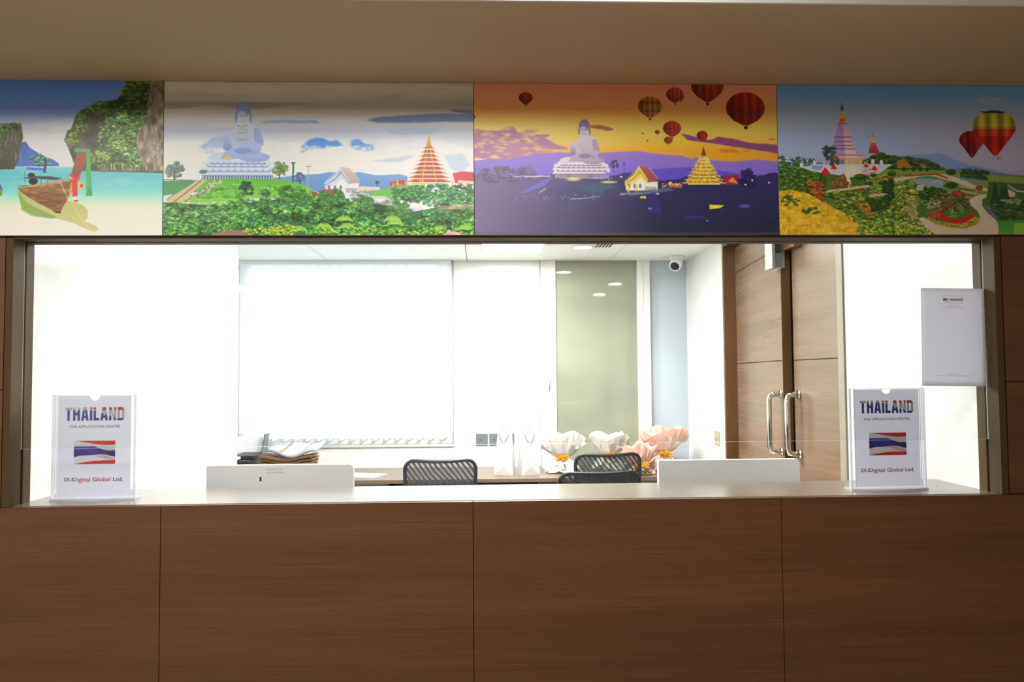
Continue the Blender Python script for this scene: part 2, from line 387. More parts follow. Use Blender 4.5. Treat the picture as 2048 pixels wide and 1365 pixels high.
# ceiling fittings in the office
panel_light(.2, 2.90, HC, .40, .50, L_OFFICE, 'white square ceiling panel lamp seen above the shopping bags', (1, .99, .95), wide=.004)
panel_light(-.45, 1.0, HC, .6, .6, L_OFFICE * .6, 'added unseen office panel lamp over the left computer monitor', (1, .99, .95))  # extra panel added out of view to brighten the office front
panel_light(.22, 1.95, HC, .6, .6, L_OFFICE * 2.0, 'added unseen office panel lamp above the three mesh chairs', (1, .99, .95))  # added overhead, out of view, to light the back desk and bouquets
panel_light(-1.95, 2.85, HC, .4, .6, L_OFFICE * .22, 'added unseen office panel lamp over the printer recess', (1, .99, .95))  # unseen panel put in to lift the light in the recess
for x, y, lab in ((.67, 2.93, 'bright round recessed downlight beside the air vent'), (1.24, 2.07, 'round recessed downlight nearest the double door'), (1.235, 1.10, 'round recessed downlight above the right end of the counter')):
    t = thing('downlight', lab, 'downlight', (x, y, HC), 0, 'round office downlights')
    b = B(); b.lathe([(.064, 0), (.072, -.001), (.074, -.006), (.064, -.007), (.06, -.003)], n=32); b.obj('trim_ring', M_whiteplastic, t)
    B().lathe([(0, -.0035), (.061, -.0035)], n=32).obj('diffuser', lamp_mat('down_%d' % len(bpy.data.materials), (1, 1, .98), L_DOWN), t)
vt = thing('air_vent', 'small slatted air vent in the office ceiling beside the round downlight', 'air vent', (.80, 2.80, HC))
B().box(-.06, .06, -.15, .15, -.003, -.0005).obj('vent_frame', M_whiteplastic, vt)
for k in range(5):
    x = -.044 + k * .022
    B().box(x - .006, x + .006, -.135, .135, -.0045, -.003).obj('vent_slot', M_dark, vt)
cc = thing('security_camera', 'white dome security camera on the ceiling in the far right corner', 'camera', (1.40, 3.36, HC))
B().lathe([(.05, 0), (.052, -.012), (.045, -.022), (.03, -.026)], n=28).obj('mount', M_whiteplastic, cc)
q = Matrix.Rotation(math.radians(35), 4, 'X') @ Matrix.Rotation(math.radians(-28), 4, 'Y')
hb_ = B(); hb_.lathe([(0, .045), (.02, .043), (.036, .03), (.043, .01), (.044, -.015), (.042, -.046), (.036, -.05)], n=28, M=Matrix.Rotation(math.radians(-50), 4, 'X') @ Matrix.Rotation(math.radians(25), 4, 'Y'), c=(0, -.01, -.05)); hb_.obj('camera_head', M_whiteplastic, cc)
Mq = Matrix.Rotation(math.radians(-50), 4, 'X') @ Matrix.Rotation(math.radians(25), 4, 'Y')
B().lathe([(0, -.056), (.014, -.056), (.032, -.052), (.034, -.046)], n=28, M=Mq, c=(0, -.01, -.05)).obj('lens', M_dark, cc)

# switch plates
def plate(name, label, cat, x, z, grp, wd=.087):
    t = thing(name, label, cat, (x, YB, z), 0, grp)
    B().rbox(-wd / 2, wd / 2, -.009, -.0005, -.044, .044, .003).obj('cover_plate', M_grey, t)
    B().rbox(-.012, -.004, -.012, -.009, -.005, .003, .001).obj('switch_button', M_dark, t)
plate('wall_socket', 'grey square wall socket plate, the one nearest the blind', 'wall socket', -.011, .952, 'grey plates above the desk')
plate('wall_socket', 'grey wall socket plate partly behind the left paper bag', 'wall socket', .086, .952, 'grey plates above the desk')
plate('wall_socket', 'grey wall socket plate seen between the two paper bags', 'wall socket', .183, .952, 'grey plates above the desk')
sp = thing('light_switch', 'beige light switch plate on the white wall next to the door frame', 'light switch', (XR, 2.84, 1.005))
B().rbox(-.009, 0, -.05, .05, -.045, .045, .003).obj('cover_plate', M_beigeplate, sp)
B().rbox(-.012, -.008, -.03, .03, -.012, .012, .002).obj('rocker', M_beigeplate, sp)

# ------------------------------------------------------------------ desks
def desk(name, label, x0, x1, y0, y1, ztop, legs_at, panel_y, dark_from=None):
    t = thing(name, label, 'desk', ((x0 + x1) / 2, (y0 + y1) / 2, 0)); ox, oy = t.location.x, t.location.y
    B().rbox(x0 - ox, x1 - ox, y0 - oy, y1 - oy, ztop - .025, ztop, .002).obj('desk_top', M_desk, t)
    for x in legs_at: B().box(x - .012 - ox, x + .012 - ox, y0 + .03 - oy, y1 - .03 - oy, 0, ztop - .025).obj('side_panel', M_desk, t)
    B().box(x0 + .03 - ox, x1 - .03 - ox, panel_y - oy, panel_y + .018 - oy, .25, ztop - .025).obj('back_panel', mat('grey_board', (.20, .21, .19), .5), t)
    return t
d1 = desk('office_desk', 'long brown desk along the back wall under the blind', -2.5, 1.47, 2.84, 3.535, .757, (-2.45, -.62, .36, 1.44), 3.2)
desk('staff_desk', 'low staff desk behind the service counter holding both monitors', -1.32, 1.50, .36, .95, .74, (-1.28, .1, 1.46), .4)
for x in (-.35, .10):
    ox, oy = x - d1.location.x, 3.03 - d1.location.y
    c_ = B().rbox(ox - .22, ox + .22, oy - .17, oy + .15, .02, .725, .004).obj('drawer_pedestal', M_dark, d1)
    for k in range(3):
        B().rbox(ox - .205, ox + .205, oy - .18, oy - .17, .06 + k * .22, .265 + k * .22, .003).obj('drawer', M_dark, c_)

# ------------------------------------------------------------------ monitors
def monitor(x, label, words):
    t = thing('computer_monitor', label, 'computer monitor', (x, .60, .74), 0, 'white monitors behind the counter')
    h = B(); z0, z1, hw = .06, .374, .254
    pts = [(-hw, z0), (hw, z0), (hw, z1 - .010), (hw - .008, z1), (-hw + .003, z1), (-hw, z1 - .003)]
    h.prism(pts, -.085, -.055); h.rbox(-hw + .03, hw - .03, -.055, -.04, z0 + .02, z1 - .02, .004)
    h.obj('housing', M_whiteplastic, t)
    B().box(-hw + .012, hw - .012, -.04, -.038, z0 + .018, z1 - .018).obj('screen', M_dark, t)
    s = B(); s.rbox(-.03, .03, -.075, -.02, .008, z0 + .05, .004); s.obj('stand_neck', M_whiteplastic, t)
    B().rbox(-.12, .12, -.12, .08, 0, .01, .004).obj('stand_base', M_whiteplastic, t)
    if words:
        text_mesh('printed_warning', 'DO NOT USE', M_greyink, t, -.02, z1 - .014, .055, .0055, y=-.0856)
        text_mesh('printed_warning', 'AS A HANDLE', M_greyink, t, -.018, z1 - .026, .062, .0055, y=-.0856)
        B().box(-.070, -.064, -.0862, -.085, z1 - .055, z1 - .041).obj('lock_slot', M_ink, t)
    else:
        g = B(); xx0, xx1, zz0, zz1 = -.042, .060, z1 - .026, z1 - .006; q = .0007
        g.box(xx0, xx1, -.0855, -.0849, zz1 - q, zz1); g.box(xx1 - q, xx1, -.0855, -.0849, zz0, zz1); g.box(xx0, xx1, -.0855, -.0849, zz0, zz0 + q / 2)
        g.obj('recessed_grip', mat('grip_shadow_line', (.5, .5, .52), .5), t)
    return t
monitor(-.711, 'white back of a computer monitor with small printed warning beside left sign', True)
monitor(.876, 'plain white back of a computer monitor in front of the flowers', False)

# ------------------------------------------------------------------ mesh office chair
def net_mat(name, dens, sc):
    m = mat(name, (.035, .04, .045), .6); nt = m.node_tree
    tc = N(m, 'ShaderNodeTexCoord'); mp = N(m, 'ShaderNodeMapping'); mp.inputs['Rotation'].default_value = (0, math.radians(38), 0)
    wv = N(m, 'ShaderNodeTexWave'); wv.inputs['Scale'].default_value = sc; wv.inputs['Distortion'].default_value = 3; wv.inputs['Detail'].default_value = 1; wv.inputs['Detail Scale'].default_value = .6
    LK(m, tc.outputs['Object'], mp.inputs[0]); LK(m, mp.outputs[0], wv.inputs[0])
    mr = N(m, 'ShaderNodeMapRange'); mr.inputs[3].default_value = dens - .22; mr.inputs[4].default_value = dens + .2; LK(m, wv.outputs['Fac'], mr.inputs[0])
    t = N(m, 'ShaderNodeBsdfTransparent'); x = N(m, 'ShaderNodeMixShader'); LK(m, mr.outputs[0], x.inputs[0]); LK(m, t.outputs[0], x.inputs[1])
    LK(m, bsdf(m).outputs[0], x.inputs[2]); LK(m, x.outputs[0], nt.nodes['Material Output'].inputs[0]); return m
M_net = net_mat('chair_netting', .80, 13)
M_seatfab = noisy(mat('seat_fabric', (.02, .022, .026), .9), (.02, .022, .026), .3, (60, 60, 60))
def make_chair(loc, rz, label, tilt=0):
    t = thing('office_chair', label, 'office chair', loc, rz, 'mesh back office chairs')
    def P(u, v):     # backrest surface: u -1..1 across, v 0..1 up, front faces +y
        ww = .192 + .012 * v
        return Vector((u * ww, -.20 - .035 * math.sin(v * 2.2) * 1 + .035 * (u * u) - .05 * v, .50 + .44 * v))
    ring = []
    def corner(cu, cv, a0, a1):
        for k in range(7):
            a = a0 + (a1 - a0) * k / 6; ring.append((cu + .27 * math.cos(a), cv + .125 * math.sin(a)))
    corner(.73, .875, 0, PI / 2); 
    for k in range(1, 6): ring.append((.73 - 1.46 * k / 6, 1.0 - .012 * math.sin(PI * k / 6)))
    corner(-.73, .875, PI / 2, PI); 
    for k in range(1, 6): ring.append((-1.0, .875 - .75 * k / 6))
    corner(-.73, .125, PI, 1.5 * PI); corner(.73, .125, 1.5 * PI, 2 * PI)
    for k in range(1, 6): ring.append((1.0, .125 + .75 * k / 6))
    B().tube([P(u, v) for u, v in ring], .0105, 10, True).obj('backrest_frame', M_dark, t)
    nb = B(); c = P(0, .5); n = len(ring)
    vs = [P(u * k / 8, .5 + (v - .5) * k / 8) for k in range(1, 9) for u, v in ring] + [c]
    fs = [((k * n) + i, (k * n) + (i + 1) % n, ((k + 1) * n) + (i + 1) % n, ((k + 1) * n) + i) for k in range(7) for i in range(n)] + [(i, (i + 1) % n, 8 * n) for i in range(n)]
    nb.add(vs, fs, 0, True); nb.obj('backrest_mesh', M_net, t)
    B().grid(lambda a, b: P(-.97 + 1.94 * a, .30 + .40 * b) + Vector((0, .008, 0)), 14, 4).obj('lumbar_panel', M_dark, t)
    B().rbox(-.24, .24, -.21, .25, .44, .51, .025).obj('seat', M_seatfab, t)
    B().tube([(0, -.16, .42), (0, -.27, .44), (0, -.285, .60)], .018).obj('back_support', M_dark, t)
    for s in (-1, 1):
        B().tube([(s * .22, .05, .46), (s * .29, .05, .47), (s * .295, .05, .64), (s * .295, -.02, .66)], .013).rbox(s * .295 - .028, s * .295 + .028, -.12, .13, .655, .68, .008).obj('armrest', M_dark, t)
    B().lathe([(.03, .1), (.03, .26), (.02, .27), (.02, .43), (.06, .44)]).obj('gas_column', M_dark, t)
    st = B()
    for k in range(5):
        a = 2 * PI * k / 5 + .3; st.tube([(0, 0, .12), (.15 * math.cos(a), .15 * math.sin(a), .1), (.29 * math.cos(a), .29 * math.sin(a), .07)], [.03, .022, .014])
    st.obj('star_base', M_dark, t)
    for k in range(5):
        a = 2 * PI * k / 5 + .3; B().lathe([(.001, -.02), (.028, -.018), (.03, 0), (.028, .018), (.001, .02)], (.29 * math.cos(a), .29 * math.sin(a), .03), 16, 'x').obj('caster', M_black, t)
    return t
ch = make_chair((-.262, 2.52, -.035), .06, 'black mesh office chair standing alone between the left monitor and bags')
c2 = copy_tree(ch); c2.location = (.725, 2.76, -.005); c2.rotation_euler.z = .12; c2['label'] = 'black mesh office chair closest to the flower bouquets, above the other backrest'
c3 = copy_tree(ch); c3.location = (.545, 1.86, -.01); c3.rotation_euler.z = .1; c3['label'] = 'black mesh office chair whose top just clears the counter before another chair'
for c in (ch, c2, c3): c.location.z = 0

# ------------------------------------------------------------------ paper bags
M_bag = noisy(mat('white_paper_bag', (.60, .61, .59), .6), (.60, .61, .59), .05, (14, 14, 14)); translucent(M_bag, (.7, .7, .68), .2)
M_cord = mat('grey_cord', (.12, .14, .16), .7)
def bag(x, y, wd, dp, ht, rz, label):
    t = thing('paper_bag', label, 'shopping bag', (x, y, .757), rz, 'white paper bags on the desk')
    a, b = wd / 2, dp / 2; q = .012
    v = [(-a, -b, 0), (a, -b, 0), (a, b, 0), (-a, b, 0), (-a * .84, -b + q, ht * .55), (a * .84, -b + q, ht * .55), (a * .84, b - q, ht * .55), (-a * .84, b - q, ht * .55),
         (-a * .68, -b + q * 2, ht), (a * .68, -b + q * 2, ht), (a * .68, b - q * 2, ht), (-a * .68, b - q * 2, ht), (a * .68 - .018, 0, ht * .98), (-a * .68 + .018, 0, ht * .98), (a - .004, 0, ht * .2), (-a + .004, 0, ht * .2), (0, -b - .006, .055), (0, b + .006, .055)]
    f = [(0, 3, 2, 1), (0, 1, 16), (1, 5, 16), (5, 4, 16), (4, 0, 16), (4, 5, 9, 8), (3, 17, 2), (2, 17, 6), (6, 17, 7), (7, 17, 3), (7, 11, 10, 6),
         (1, 2, 14), (1, 14, 5), (2, 6, 14), (5, 14, 12, 9), (14, 6, 10, 12), (0, 15, 3), (0, 4, 15), (3, 15, 7), (4, 8, 13, 15), (15, 13, 11, 7)]
    bb = B().add(v, f); o = bb.obj('bag_body', M_bag, t); md = o.modifiers.new('thickness', 'SOLIDIFY'); md.thickness = .0008
    for s in (-1, 1):
        y_ = s * (b - q * 2)
        pts = [(-.035 + .07 * k / 12, y_ + s * .004 + s * .012 * math.sin(PI * k / 12), ht - .012 + .05 * math.sin(PI * k / 12) * (1 if s > 0 else -1.1)) for k in range(13)]
        B().tube(pts, .0018, 6).obj('bag_handle', M_cord, t)
    return t
bag(.144, 3.06, .13, .09, .285, -.28, 'white paper shopping bag on the desk, left of the pair')
bag(.300, 3.05, .13, .09, .278, .32, 'white paper shopping bag on the desk beside the flowers')

# ------------------------------------------------------------------ bouquets
M_wrapw = mat('white_wrap', (.84, .83, .80), .7); M_wrapp = noisy(mat('pink_wrap', (.90, .64, .53), .6), (.91, .66, .55), .12, (7, 7, 7), 3)
translucent(M_wrapw, (.9, .88, .85), .4); translucent(M_wrapp, (1, .74, .62), .38)
M_gold = mat('gold_tinsel', (1, .68, .08), .3, metal=.2); M_leaf = noisy(mat('dark_leaf', (.05, .10, .02), .5), (.06, .12, .02), .4, (20, 20, 20))
M_rose = noisy(mat('coral_rose', (.75, .16, .08), .6), (.75, .16, .08), .2, (30, 30, 30)); M_cream = mat('cream_flower', (.85, .72, .55), .6)
def bouquet(x, y, label, mt, mt2, ht, rad, seed, tx=0, ty=0, skirt=.09, neck=.12, sk_m=None):
    R_ = random.Random(seed); t = thing('flower_bouquet', label, 'bouquet', (x, y, .757), R_.uniform(-.2, .2), 'wrapped bouquets on the desk')
    def sheets(name, mts, n, r1, z0, z1, off, lo, dn=False):
        """overlapping creased paper sheets, each rising to its own torn peak"""
        for side, mtl in enumerate(mts):
            b = B()
            for k in range(n):
                a0 = off + 2 * PI * (k + .5 * side) / n + R_.uniform(-.15, .15); hw_ = R_.uniform(.75, 1.0) * 5.2 / n
                pk = R_.uniform(lo, 1); sk = R_.uniform(-.5, .5); zz = [R_.uniform(-.011, .011) for _ in range(13)]; sc = R_.uniform(.85, 1.1) * (1 - .12 * side)
                def fn(u, v):
                    s_ = 2 * u - 1; i_ = int(round(u * 12)); a = a0 + s_ * hw_ * (.9 + .2 * v)
                    tip = pk * (1 - .42 * abs(s_ - sk) ** 1.3 * v ** .8); e = v ** .62
                    rr_ = .030 + (r1 * sc - .030) * e * (.9 + .12 * abs(s_)) + zz[i_] * v * 1.3 + .003 * k
                    z = z0 + (z1 - z0) * v * tip
                    if dn: z = max(z, .003 + .0012 * k)
                    zo = max(0, z - z0)
                    return Vector((rr_ * math.cos(a) + tx * zo, rr_ * math.sin(a) * .62 + ty * zo, z))
                b.grid(fn, 12, 5, sm=False)
            o = b.obj(name, mtl, t); o.modifiers.new('t', 'SOLIDIFY').thickness = .0008
    sheets('wrapper', [mt], 5, rad, neck, ht, R_.uniform(0, 6), .80)
    sheets('inner_wrapper', [mt2], 5, rad * .8, neck + .004, ht * .97, R_.uniform(0, 6), .72)
    sheets('wrapper_skirt', [sk_m or mt], 6, skirt, neck, -.02, R_.uniform(0, 6), .8, True)
    bw = B()
    for k in range(260):
        a = R_.uniform(0, 2 * PI); e = R_.uniform(-.5, 1.2); L = R_.uniform(.018, .042)
        d = Vector((math.cos(a) * math.cos(e), -abs(math.sin(a)) * math.cos(e), math.sin(e) * .8)); c = Vector((R_.uniform(-.03, .03), -.035, neck + R_.uniform(-.005, .01)))
        s_ = d.cross(Vector((R_.random(), R_.random(), R_.random()))).normalized() * .0016
        bw.add([c - s_, c + s_, c + d * L + s_, c + d * L - s_], [(0, 1, 2, 3)])
    bw.obj('tinsel_bow', M_gold, t)
    for k in range(7):
        a = 2 * PI * k / 7 + R_.uniform(-.3, .3); rr_ = rad * R_.uniform(.15, .5) if k else 0; fz = ht * R_.uniform(.62, .74)
        fl = B(); c = Vector((rr_ * math.cos(a) + tx * (fz - neck), rr_ * math.sin(a) * .55 + ty * (fz - neck), fz))
        for ring in range(3):
            for p in range(5):
                aa = 2 * PI * p / 5 + ring * .6; r1 = .010 + .007 * ring
                fl.grid(lambda u, v, aa=aa, r1=r1, ring=ring: c + Vector(((r1 * (v ** .6)) * math.cos(aa + (u - .5) * 1.5), (r1 * (v ** .6)) * math.sin(aa + (u - .5) * 1.5), -.012 + (.030 - .006 * ring) * v - .004 * (2 * u - 1) ** 2)), 4, 4)
        fl.obj('flower', M_rose if k % 2 else M_cream, t)
    gl = B()
    for k in range(46 if mt is M_wrapp else 12):
        a = R_.uniform(-PI, .2); L = R_.uniform(.05, .11); c = Vector((R_.uniform(-.02, .02), -.02, neck * .6))
        d = Vector((math.cos(a), math.sin(a) * .8, R_.uniform(-.75, .15))).normalized(); s_ = d.cross(Vector((0, 0, 1))).normalized() * .006
        e = c + d * L; e.z = max(e.z, .004)
        mid = (c + e) / 2 + Vector((0, 0, .008)); gl.add([c, mid + s_, e, mid - s_], [(0, 1, 2, 3)])
    gl.obj('greenery', M_leaf, t); return t
bouquet(.535, 3.12, 'white wrapped bouquet with gold bow next to the paper bags', M_wrapw, M_wrapw, .285, .155, 3, tx=-.10, neck=.10, skirt=.125, sk_m=M_wrapw)
bouquet(.875, 3.25, 'white peaked bouquet wrap standing behind the chair back', M_wrapw, M_wrapw, .285, .15, 8, neck=.10, skirt=.10)
bouquet(1.24, 3.16, 'pink paper wrapped bouquet with gold tinsel bow beside the right monitor', M_wrapp, M_wrapw, .31, .165, 5, neck=.115, skirt=.14, ty=.1)
bouquet(1.04, 2.98, 'small pink wrapped bouquet at the desk edge above the green leaves', M_wrapp, M_wrapp, .215, .115, 12, neck=.06, skirt=.09)

# ------------------------------------------------------------------ printer, files and papers on the left of the long desk
pr = thing('printer', 'black printer with raised paper tray beside the blind at the left', 'printer', (-1.70, 3.10, .757))
B().rbox(-.26, .19, -.20, .17, 0, .13, .01).obj('printer_body', M_dark, pr)
B().rbox(-.26, .12, -.21, .02, .133, .150, .003).obj('paper_output', M_whiteplastic, pr)
tl = B(); tl.box(-.004, .004, -.055, .055, 0, .15, 0, Matrix.Translation((.195, .12, .13)) @ Matrix.Rotation(.14, 4, 'Y')); tl.obj('tray_side', M_grey, pr)
B().box(-.24, .19, .10, .112, .13, .26, 0).obj('paper_tray', M_whiteplastic, pr)
B().rbox(.06, .20, -.15, .10, .13, .155, .004).obj('control_panel', M_dark, pr)
M_card = noisy(mat('brown_card', (.13, .062, .022), .7), (.13, .062, .022), .5, (1, 1, 160), 3)
for k in range(8):
    def fn(u, v, k=k):
        x = -.17 + .34 * u; z = .002 + k * .0165 + .013 * (v > .5)
        sag = .0018 * k * math.cos(2 * PI * (u * .95 + .02))
        yy = (-.11 if v in (0, 1) or True else 0)
        return (x, z + sag + .0018 * k)
    n = 16; b = B(); v = []; sh = random.Random(k).uniform(-.006, .006)
    for i in range(n + 1):
        u = i / n; x, z = fn(u, 0); z2 = fn(u, 1)[1]
        v += [(x + sh, -.11 + sh, z), (x + sh, .11 + sh, z), (x + sh, .11 + sh, z2), (x + sh, -.11 + sh, z2)]
    f = [(4 * i + a, 4 * i + (a + 1) % 4, 4 * (i + 1) + (a + 1) % 4, 4 * (i + 1) + a) for i in range(n) for a in range(4)] + [(0, 1, 2, 3), (4 * n, 4 * n + 3, 4 * n + 2, 4 * n + 1)]
    b.add(v, f); o = b.obj('file_folder', M_card, None, (-1.285, 3.02, .757))
    tag(o, 'brown card file folder lying in the stack under the white parcel beside the printer', 'folder', 'brown folders stacked beside the printer')
pk = thing('paper_parcel', 'white wrapped paper parcel lying on top of the brown folders', 'parcel', (-1.26, 3.05, .820))
def pf(u, v):
    x = -.15 + .31 * u + .02 * v; y = -.10 + .20 * v
    return Vector((x, y, .112 + .045 * v + .02 * math.cos(2 * PI * u) * (1 - v) + .004 * math.sin(9 * u + 5 * v)))
o = B().grid(pf, 20, 8).obj('paper_wrap', mat('parcel_paper', (.42, .42, .44), .6), pk); o.modifiers.new('t', 'SOLIDIFY').thickness = .02
o = B().grid(lambda u, v: pf(.24 + .05 * u + .06 * v, v) + Vector((0, 0, .003)), 2, 8).obj('brown_strap', mat('strap', (.35, .22, .14), .6), pk)
o = B().grid(lambda u, v: pf(.74 + .015 * u, v) + Vector((0, 0, .003)), 2, 8).obj('brown_strap', mat('strap2', (.3, .2, .2), .6), pk)
for i, (x, y, rz, lab) in enumerate(((-1.0, 3.12, .1, 'loose white paper sheet on the desk beside the folders'), (-.83, 3.10, -.35, 'loose white paper sheet with a corner over the bare desk wood'))):
    tag(B().box(-.15, .15, -.105, .105, 0, .0015 + i * .0008).obj('paper_sheet', M_white, None, (x, y, .7575)), lab, 'paper', 'loose sheets on the long desk').rotation_euler.z = rz
    
# ------------------------------------------------------------------ printed pictures
class Cv:
    """a small painter: colours are laid on a grid of x0..x1 by y0..y1 units, k samples per unit"""
    def __init__(s, x0, y0, x1, y1, k=2, seed=1):
        s.x0, s.y0, s.k = x0, y0, k; s.W, s.H = int((x1 - x0) * k), int((y1 - y0) * k)
        s.a = np.zeros((s.H, s.W, 3)); s.r = np.random.RandomState(seed)
        s.X, s.Y = np.meshgrid(x0 + (np.arange(s.W) + .5) / k, y0 + (np.arange(s.H) + .5) / k)
    def noise(s, sx, sy, oct=4, seed=0):
        """smooth noise 0..1 with feature size sx by sy"""
        r = np.random.RandomState(seed); out = np.zeros((s.H, s.W)); amp, tot = 1, 0
        for o in range(oct):
            fx, fy = sx * s.k / 2 ** o, sy * s.k / 2 ** o
            if fx < 1 or fy < .7: break
            gw, gh = int(s.W / fx) + 3, int(s.H / fy) + 3; g = r.rand(gh, gw)
            u, v = np.arange(s.W) / fx, np.arange(s.H) / fy; iu, iv = u.astype(int), v.astype(int)
            tu, tv = u - iu, v - iv; tu = tu * tu * (3 - 2 * tu); tv = (tv * tv * (3 - 2 * tv))[:, None]
            q = g[iv][:, iu] * (1 - tu) + g[iv][:, iu + 1] * tu; p = g[iv + 1][:, iu] * (1 - tu) + g[iv + 1][:, iu + 1] * tu
            out += amp * (q * (1 - tv) + p * tv); tot += amp; amp *= .55
        out /= tot; return (out - out.min()) / (out.max() - out.min())
    def grad(s, stops, y0=None, y1=None):
        ys = [p for p, _ in stops]; c = np.array([q for _, q in stops], float)
        v = np.stack([np.interp(s.Y[:, 0], ys, c[:, i]) for i in range(3)], 1)
        m = np.ones(s.H, bool)
        if y0 is not None: m &= (s.Y[:, 0] >= y0) & (s.Y[:, 0] <= y1)
        s.a[m] = v[m][:, None, :]
    def mix(s, mask, c, alpha=1):
        q = (mask * alpha)[..., None]; s.a = s.a * (1 - q) + np.asarray(c, float) * q
    def _box(s, xa, ya, xb, yb):
        i0, i1 = max(0, int((xa - s.x0) * s.k) - 1), min(s.W, int((xb - s.x0) * s.k) + 2)
        j0, j1 = max(0, int((ya - s.y0) * s.k) - 1), min(s.H, int((yb - s.y0) * s.k) + 2)
        return (slice(j0, j1), slice(i0, i1)) if i1 > i0 and j1 > j0 else None
    def mask(s, pts):
        P = np.array(pts, float); b = s._box(P[:, 0].min(), P[:, 1].min(), P[:, 0].max(), P[:, 1].max())
        if b is None: return None, None
        X, Y = s.X[b], s.Y[b]; ins = np.zeros(X.shape, bool)
        for (xa, ya), (xb, yb) in zip(P, np.roll(P, -1, 0)):
            if ya == yb: continue
            ins ^= ((ya > Y) != (yb > Y)) & (X < (xb - xa) * (Y - ya) / (yb - ya) + xa)
        return b, ins
    def poly(s, pts, c, alpha=1, c2=None, tex=0, horiz=False):
        b, m = s.mask(pts)
        if b is None: return
        c = np.asarray(c, float)
        if c2 is not None:
            P = np.array(pts, float); ax = 0 if horiz else 1; T = (s.X if horiz else s.Y)[b]
            t = np.clip((T - P[:, ax].min()) / (np.ptp(P[:, ax]) + 1e-6), 0, 1)[..., None]; col = c * (1 - t) + np.asarray(c2, float) * t
        else: col = np.broadcast_to(c, m.shape + (3,))
        if tex: col = col * (1 + tex * (s.r.rand(*m.shape)[..., None] - .5) * 2)
        q = (m * alpha)[..., None]; s.a[b] = s.a[b] * (1 - q) + col * q
    def soft(s, pts, c, alpha=1, r=3):
        P = np.array(pts, float); b = s._box(P[:, 0].min() - 3 * r, P[:, 1].min() - 2 * r, P[:, 0].max() + 3 * r, P[:, 1].max() + 2 * r)
        if b is None: return
        X, Y = s.X[b], s.Y[b]; ins = np.zeros(X.shape, bool)
        for (xa, ya), (xb, yb) in zip(P, np.roll(P, -1, 0)):
            if ya != yb: ins ^= ((ya > Y) != (yb > Y)) & (X < (xb - xa) * (Y - ya) / (yb - ya) + xa)
        m = ins.astype(float)
        for ax, rad in ((1, int(1.6 * r * s.k)), (0, int(.7 * r * s.k) or 1)):
            for _ in range(2):
                k = np.ones(2 * rad + 1) / (2 * rad + 1); m = np.apply_along_axis(lambda q: np.convolve(q, k, 'same'), ax, m)
        n = s.noise(16, 7, 4, int(abs(P[0, 0])) % 97)[b]; m = np.clip(m * 1.5 + (n - .5) * 1.3 * (m > .03) * (1 - np.abs(2 * m - 1) * .6), 0, 1)
        q = (m * alpha)[..., None]; s.a[b] = s.a[b] * (1 - q) + np.asarray(c, float) * q
    def mottle(s, pts, sx, sy, lo, hi, seed=3):
        b, m = s.mask(pts); n = s.noise(sx, sy, 4, seed)[b]; s.a[b] = np.where(m[..., None], s.a[b] * (lo + (hi - lo) * n[..., None]), s.a[b])
    def ell(s, cx, cy, rx, ry, c, alpha=1, soft=0):
        b = s._box(cx - rx, cy - ry, cx + rx, cy + ry)
        if b is None: return
        d = ((s.X[b] - cx) / rx) ** 2 + ((s.Y[b] - cy) / ry) ** 2
        q = (np.clip((1 - d) / max(soft, .02), 0, 1) * alpha)[..., None]; s.a[b] = s.a[b] * (1 - q) + np.asarray(c, float) * q
    def line(s, pts, w, c, alpha=1):
        for (xa, ya), (xb, yb) in zip(pts, pts[1:]):
            L = math.hypot(xb - xa, yb - ya) or 1; nx, ny = -(yb - ya) / L * w / 2, (xb - xa) / L * w / 2
            s.poly([(xa + nx, ya + ny), (xb + nx, yb + ny), (xb - nx, yb - ny), (xa - nx, ya - ny)], c, alpha)
    def blobs(s, pts, n, r0, r1, cols, squash=.8, lit=1.5, sort=True):
        """leafy texture: n rounded clumps, each lit on its upper side"""
        P = np.array(pts, float); lo, hi = P.min(0), P.max(0); b, m = s.mask(pts)
        q = []
        while len(q) < n:
            x, y = lo + s.r.rand(2) * (hi - lo); j, i = int((y - s.y0) * s.k) - b[0].start, int((x - s.x0) * s.k) - b[1].start
            if 0 <= j < m.shape[0] and 0 <= i < m.shape[1]:
                if m[j, i]: q.append((x, y))
            elif s.r.rand() < .02: q.append((x, y))
        if sort: q.sort(key=lambda p: p[1])
        for x, y in q:
            r = r0 + (r1 - r0) * s.r.rand(); c = np.array(cols[s.r.randint(len(cols))], float) * (.95 + .35 * s.r.rand())
            s.ell(x, y, r, r * squash, c * .60, .7, .6); s.ell(x - r * .12, y - r * .25 * squash, r * .75, r * .6 * squash, c, .6, .9)
            for _ in range(5):
                a = s.r.rand() * 6.28; s.ell(x + r * .5 * math.cos(a), y - r * .25 + r * .4 * math.sin(a) * squash, r * .2, r * .15, np.minimum(c * (lit if _ % 2 else .7), 255), .7, .7)
        if n >= 60: s._fine(b, m)
    def _fine(s, b, m):
        if not hasattr(s, 'rel'):
            n = s.noise(5, 4, 3, 77); s.rel = np.clip(1 + 1.5 * (n - np.roll(n, s.k + 1, 0)) + .5 * (s.noise(1.6, 1.3, 1, 5) - .5), .5, 1.6)
        s.a[b] = np.where(m[..., None], np.clip(s.a[b] * s.rel[b][..., None], 0, 255), s.a[b])
    def tree(s, x, y, r, h, c, trunk=(70, 55, 45)):
        s.line([(x, y), (x, y + h)], max(1, r * .16), trunk)
        s.blobs([(x - r, y - r * .2), (x - r * .5, y - r), (x + r * .5, y - r), (x + r, y - r * .2), (x + r * .7, y + r * .6), (x - r * .7, y + r * .6)], int(10 + r * 1.4), r * .22, r * .38, [c])
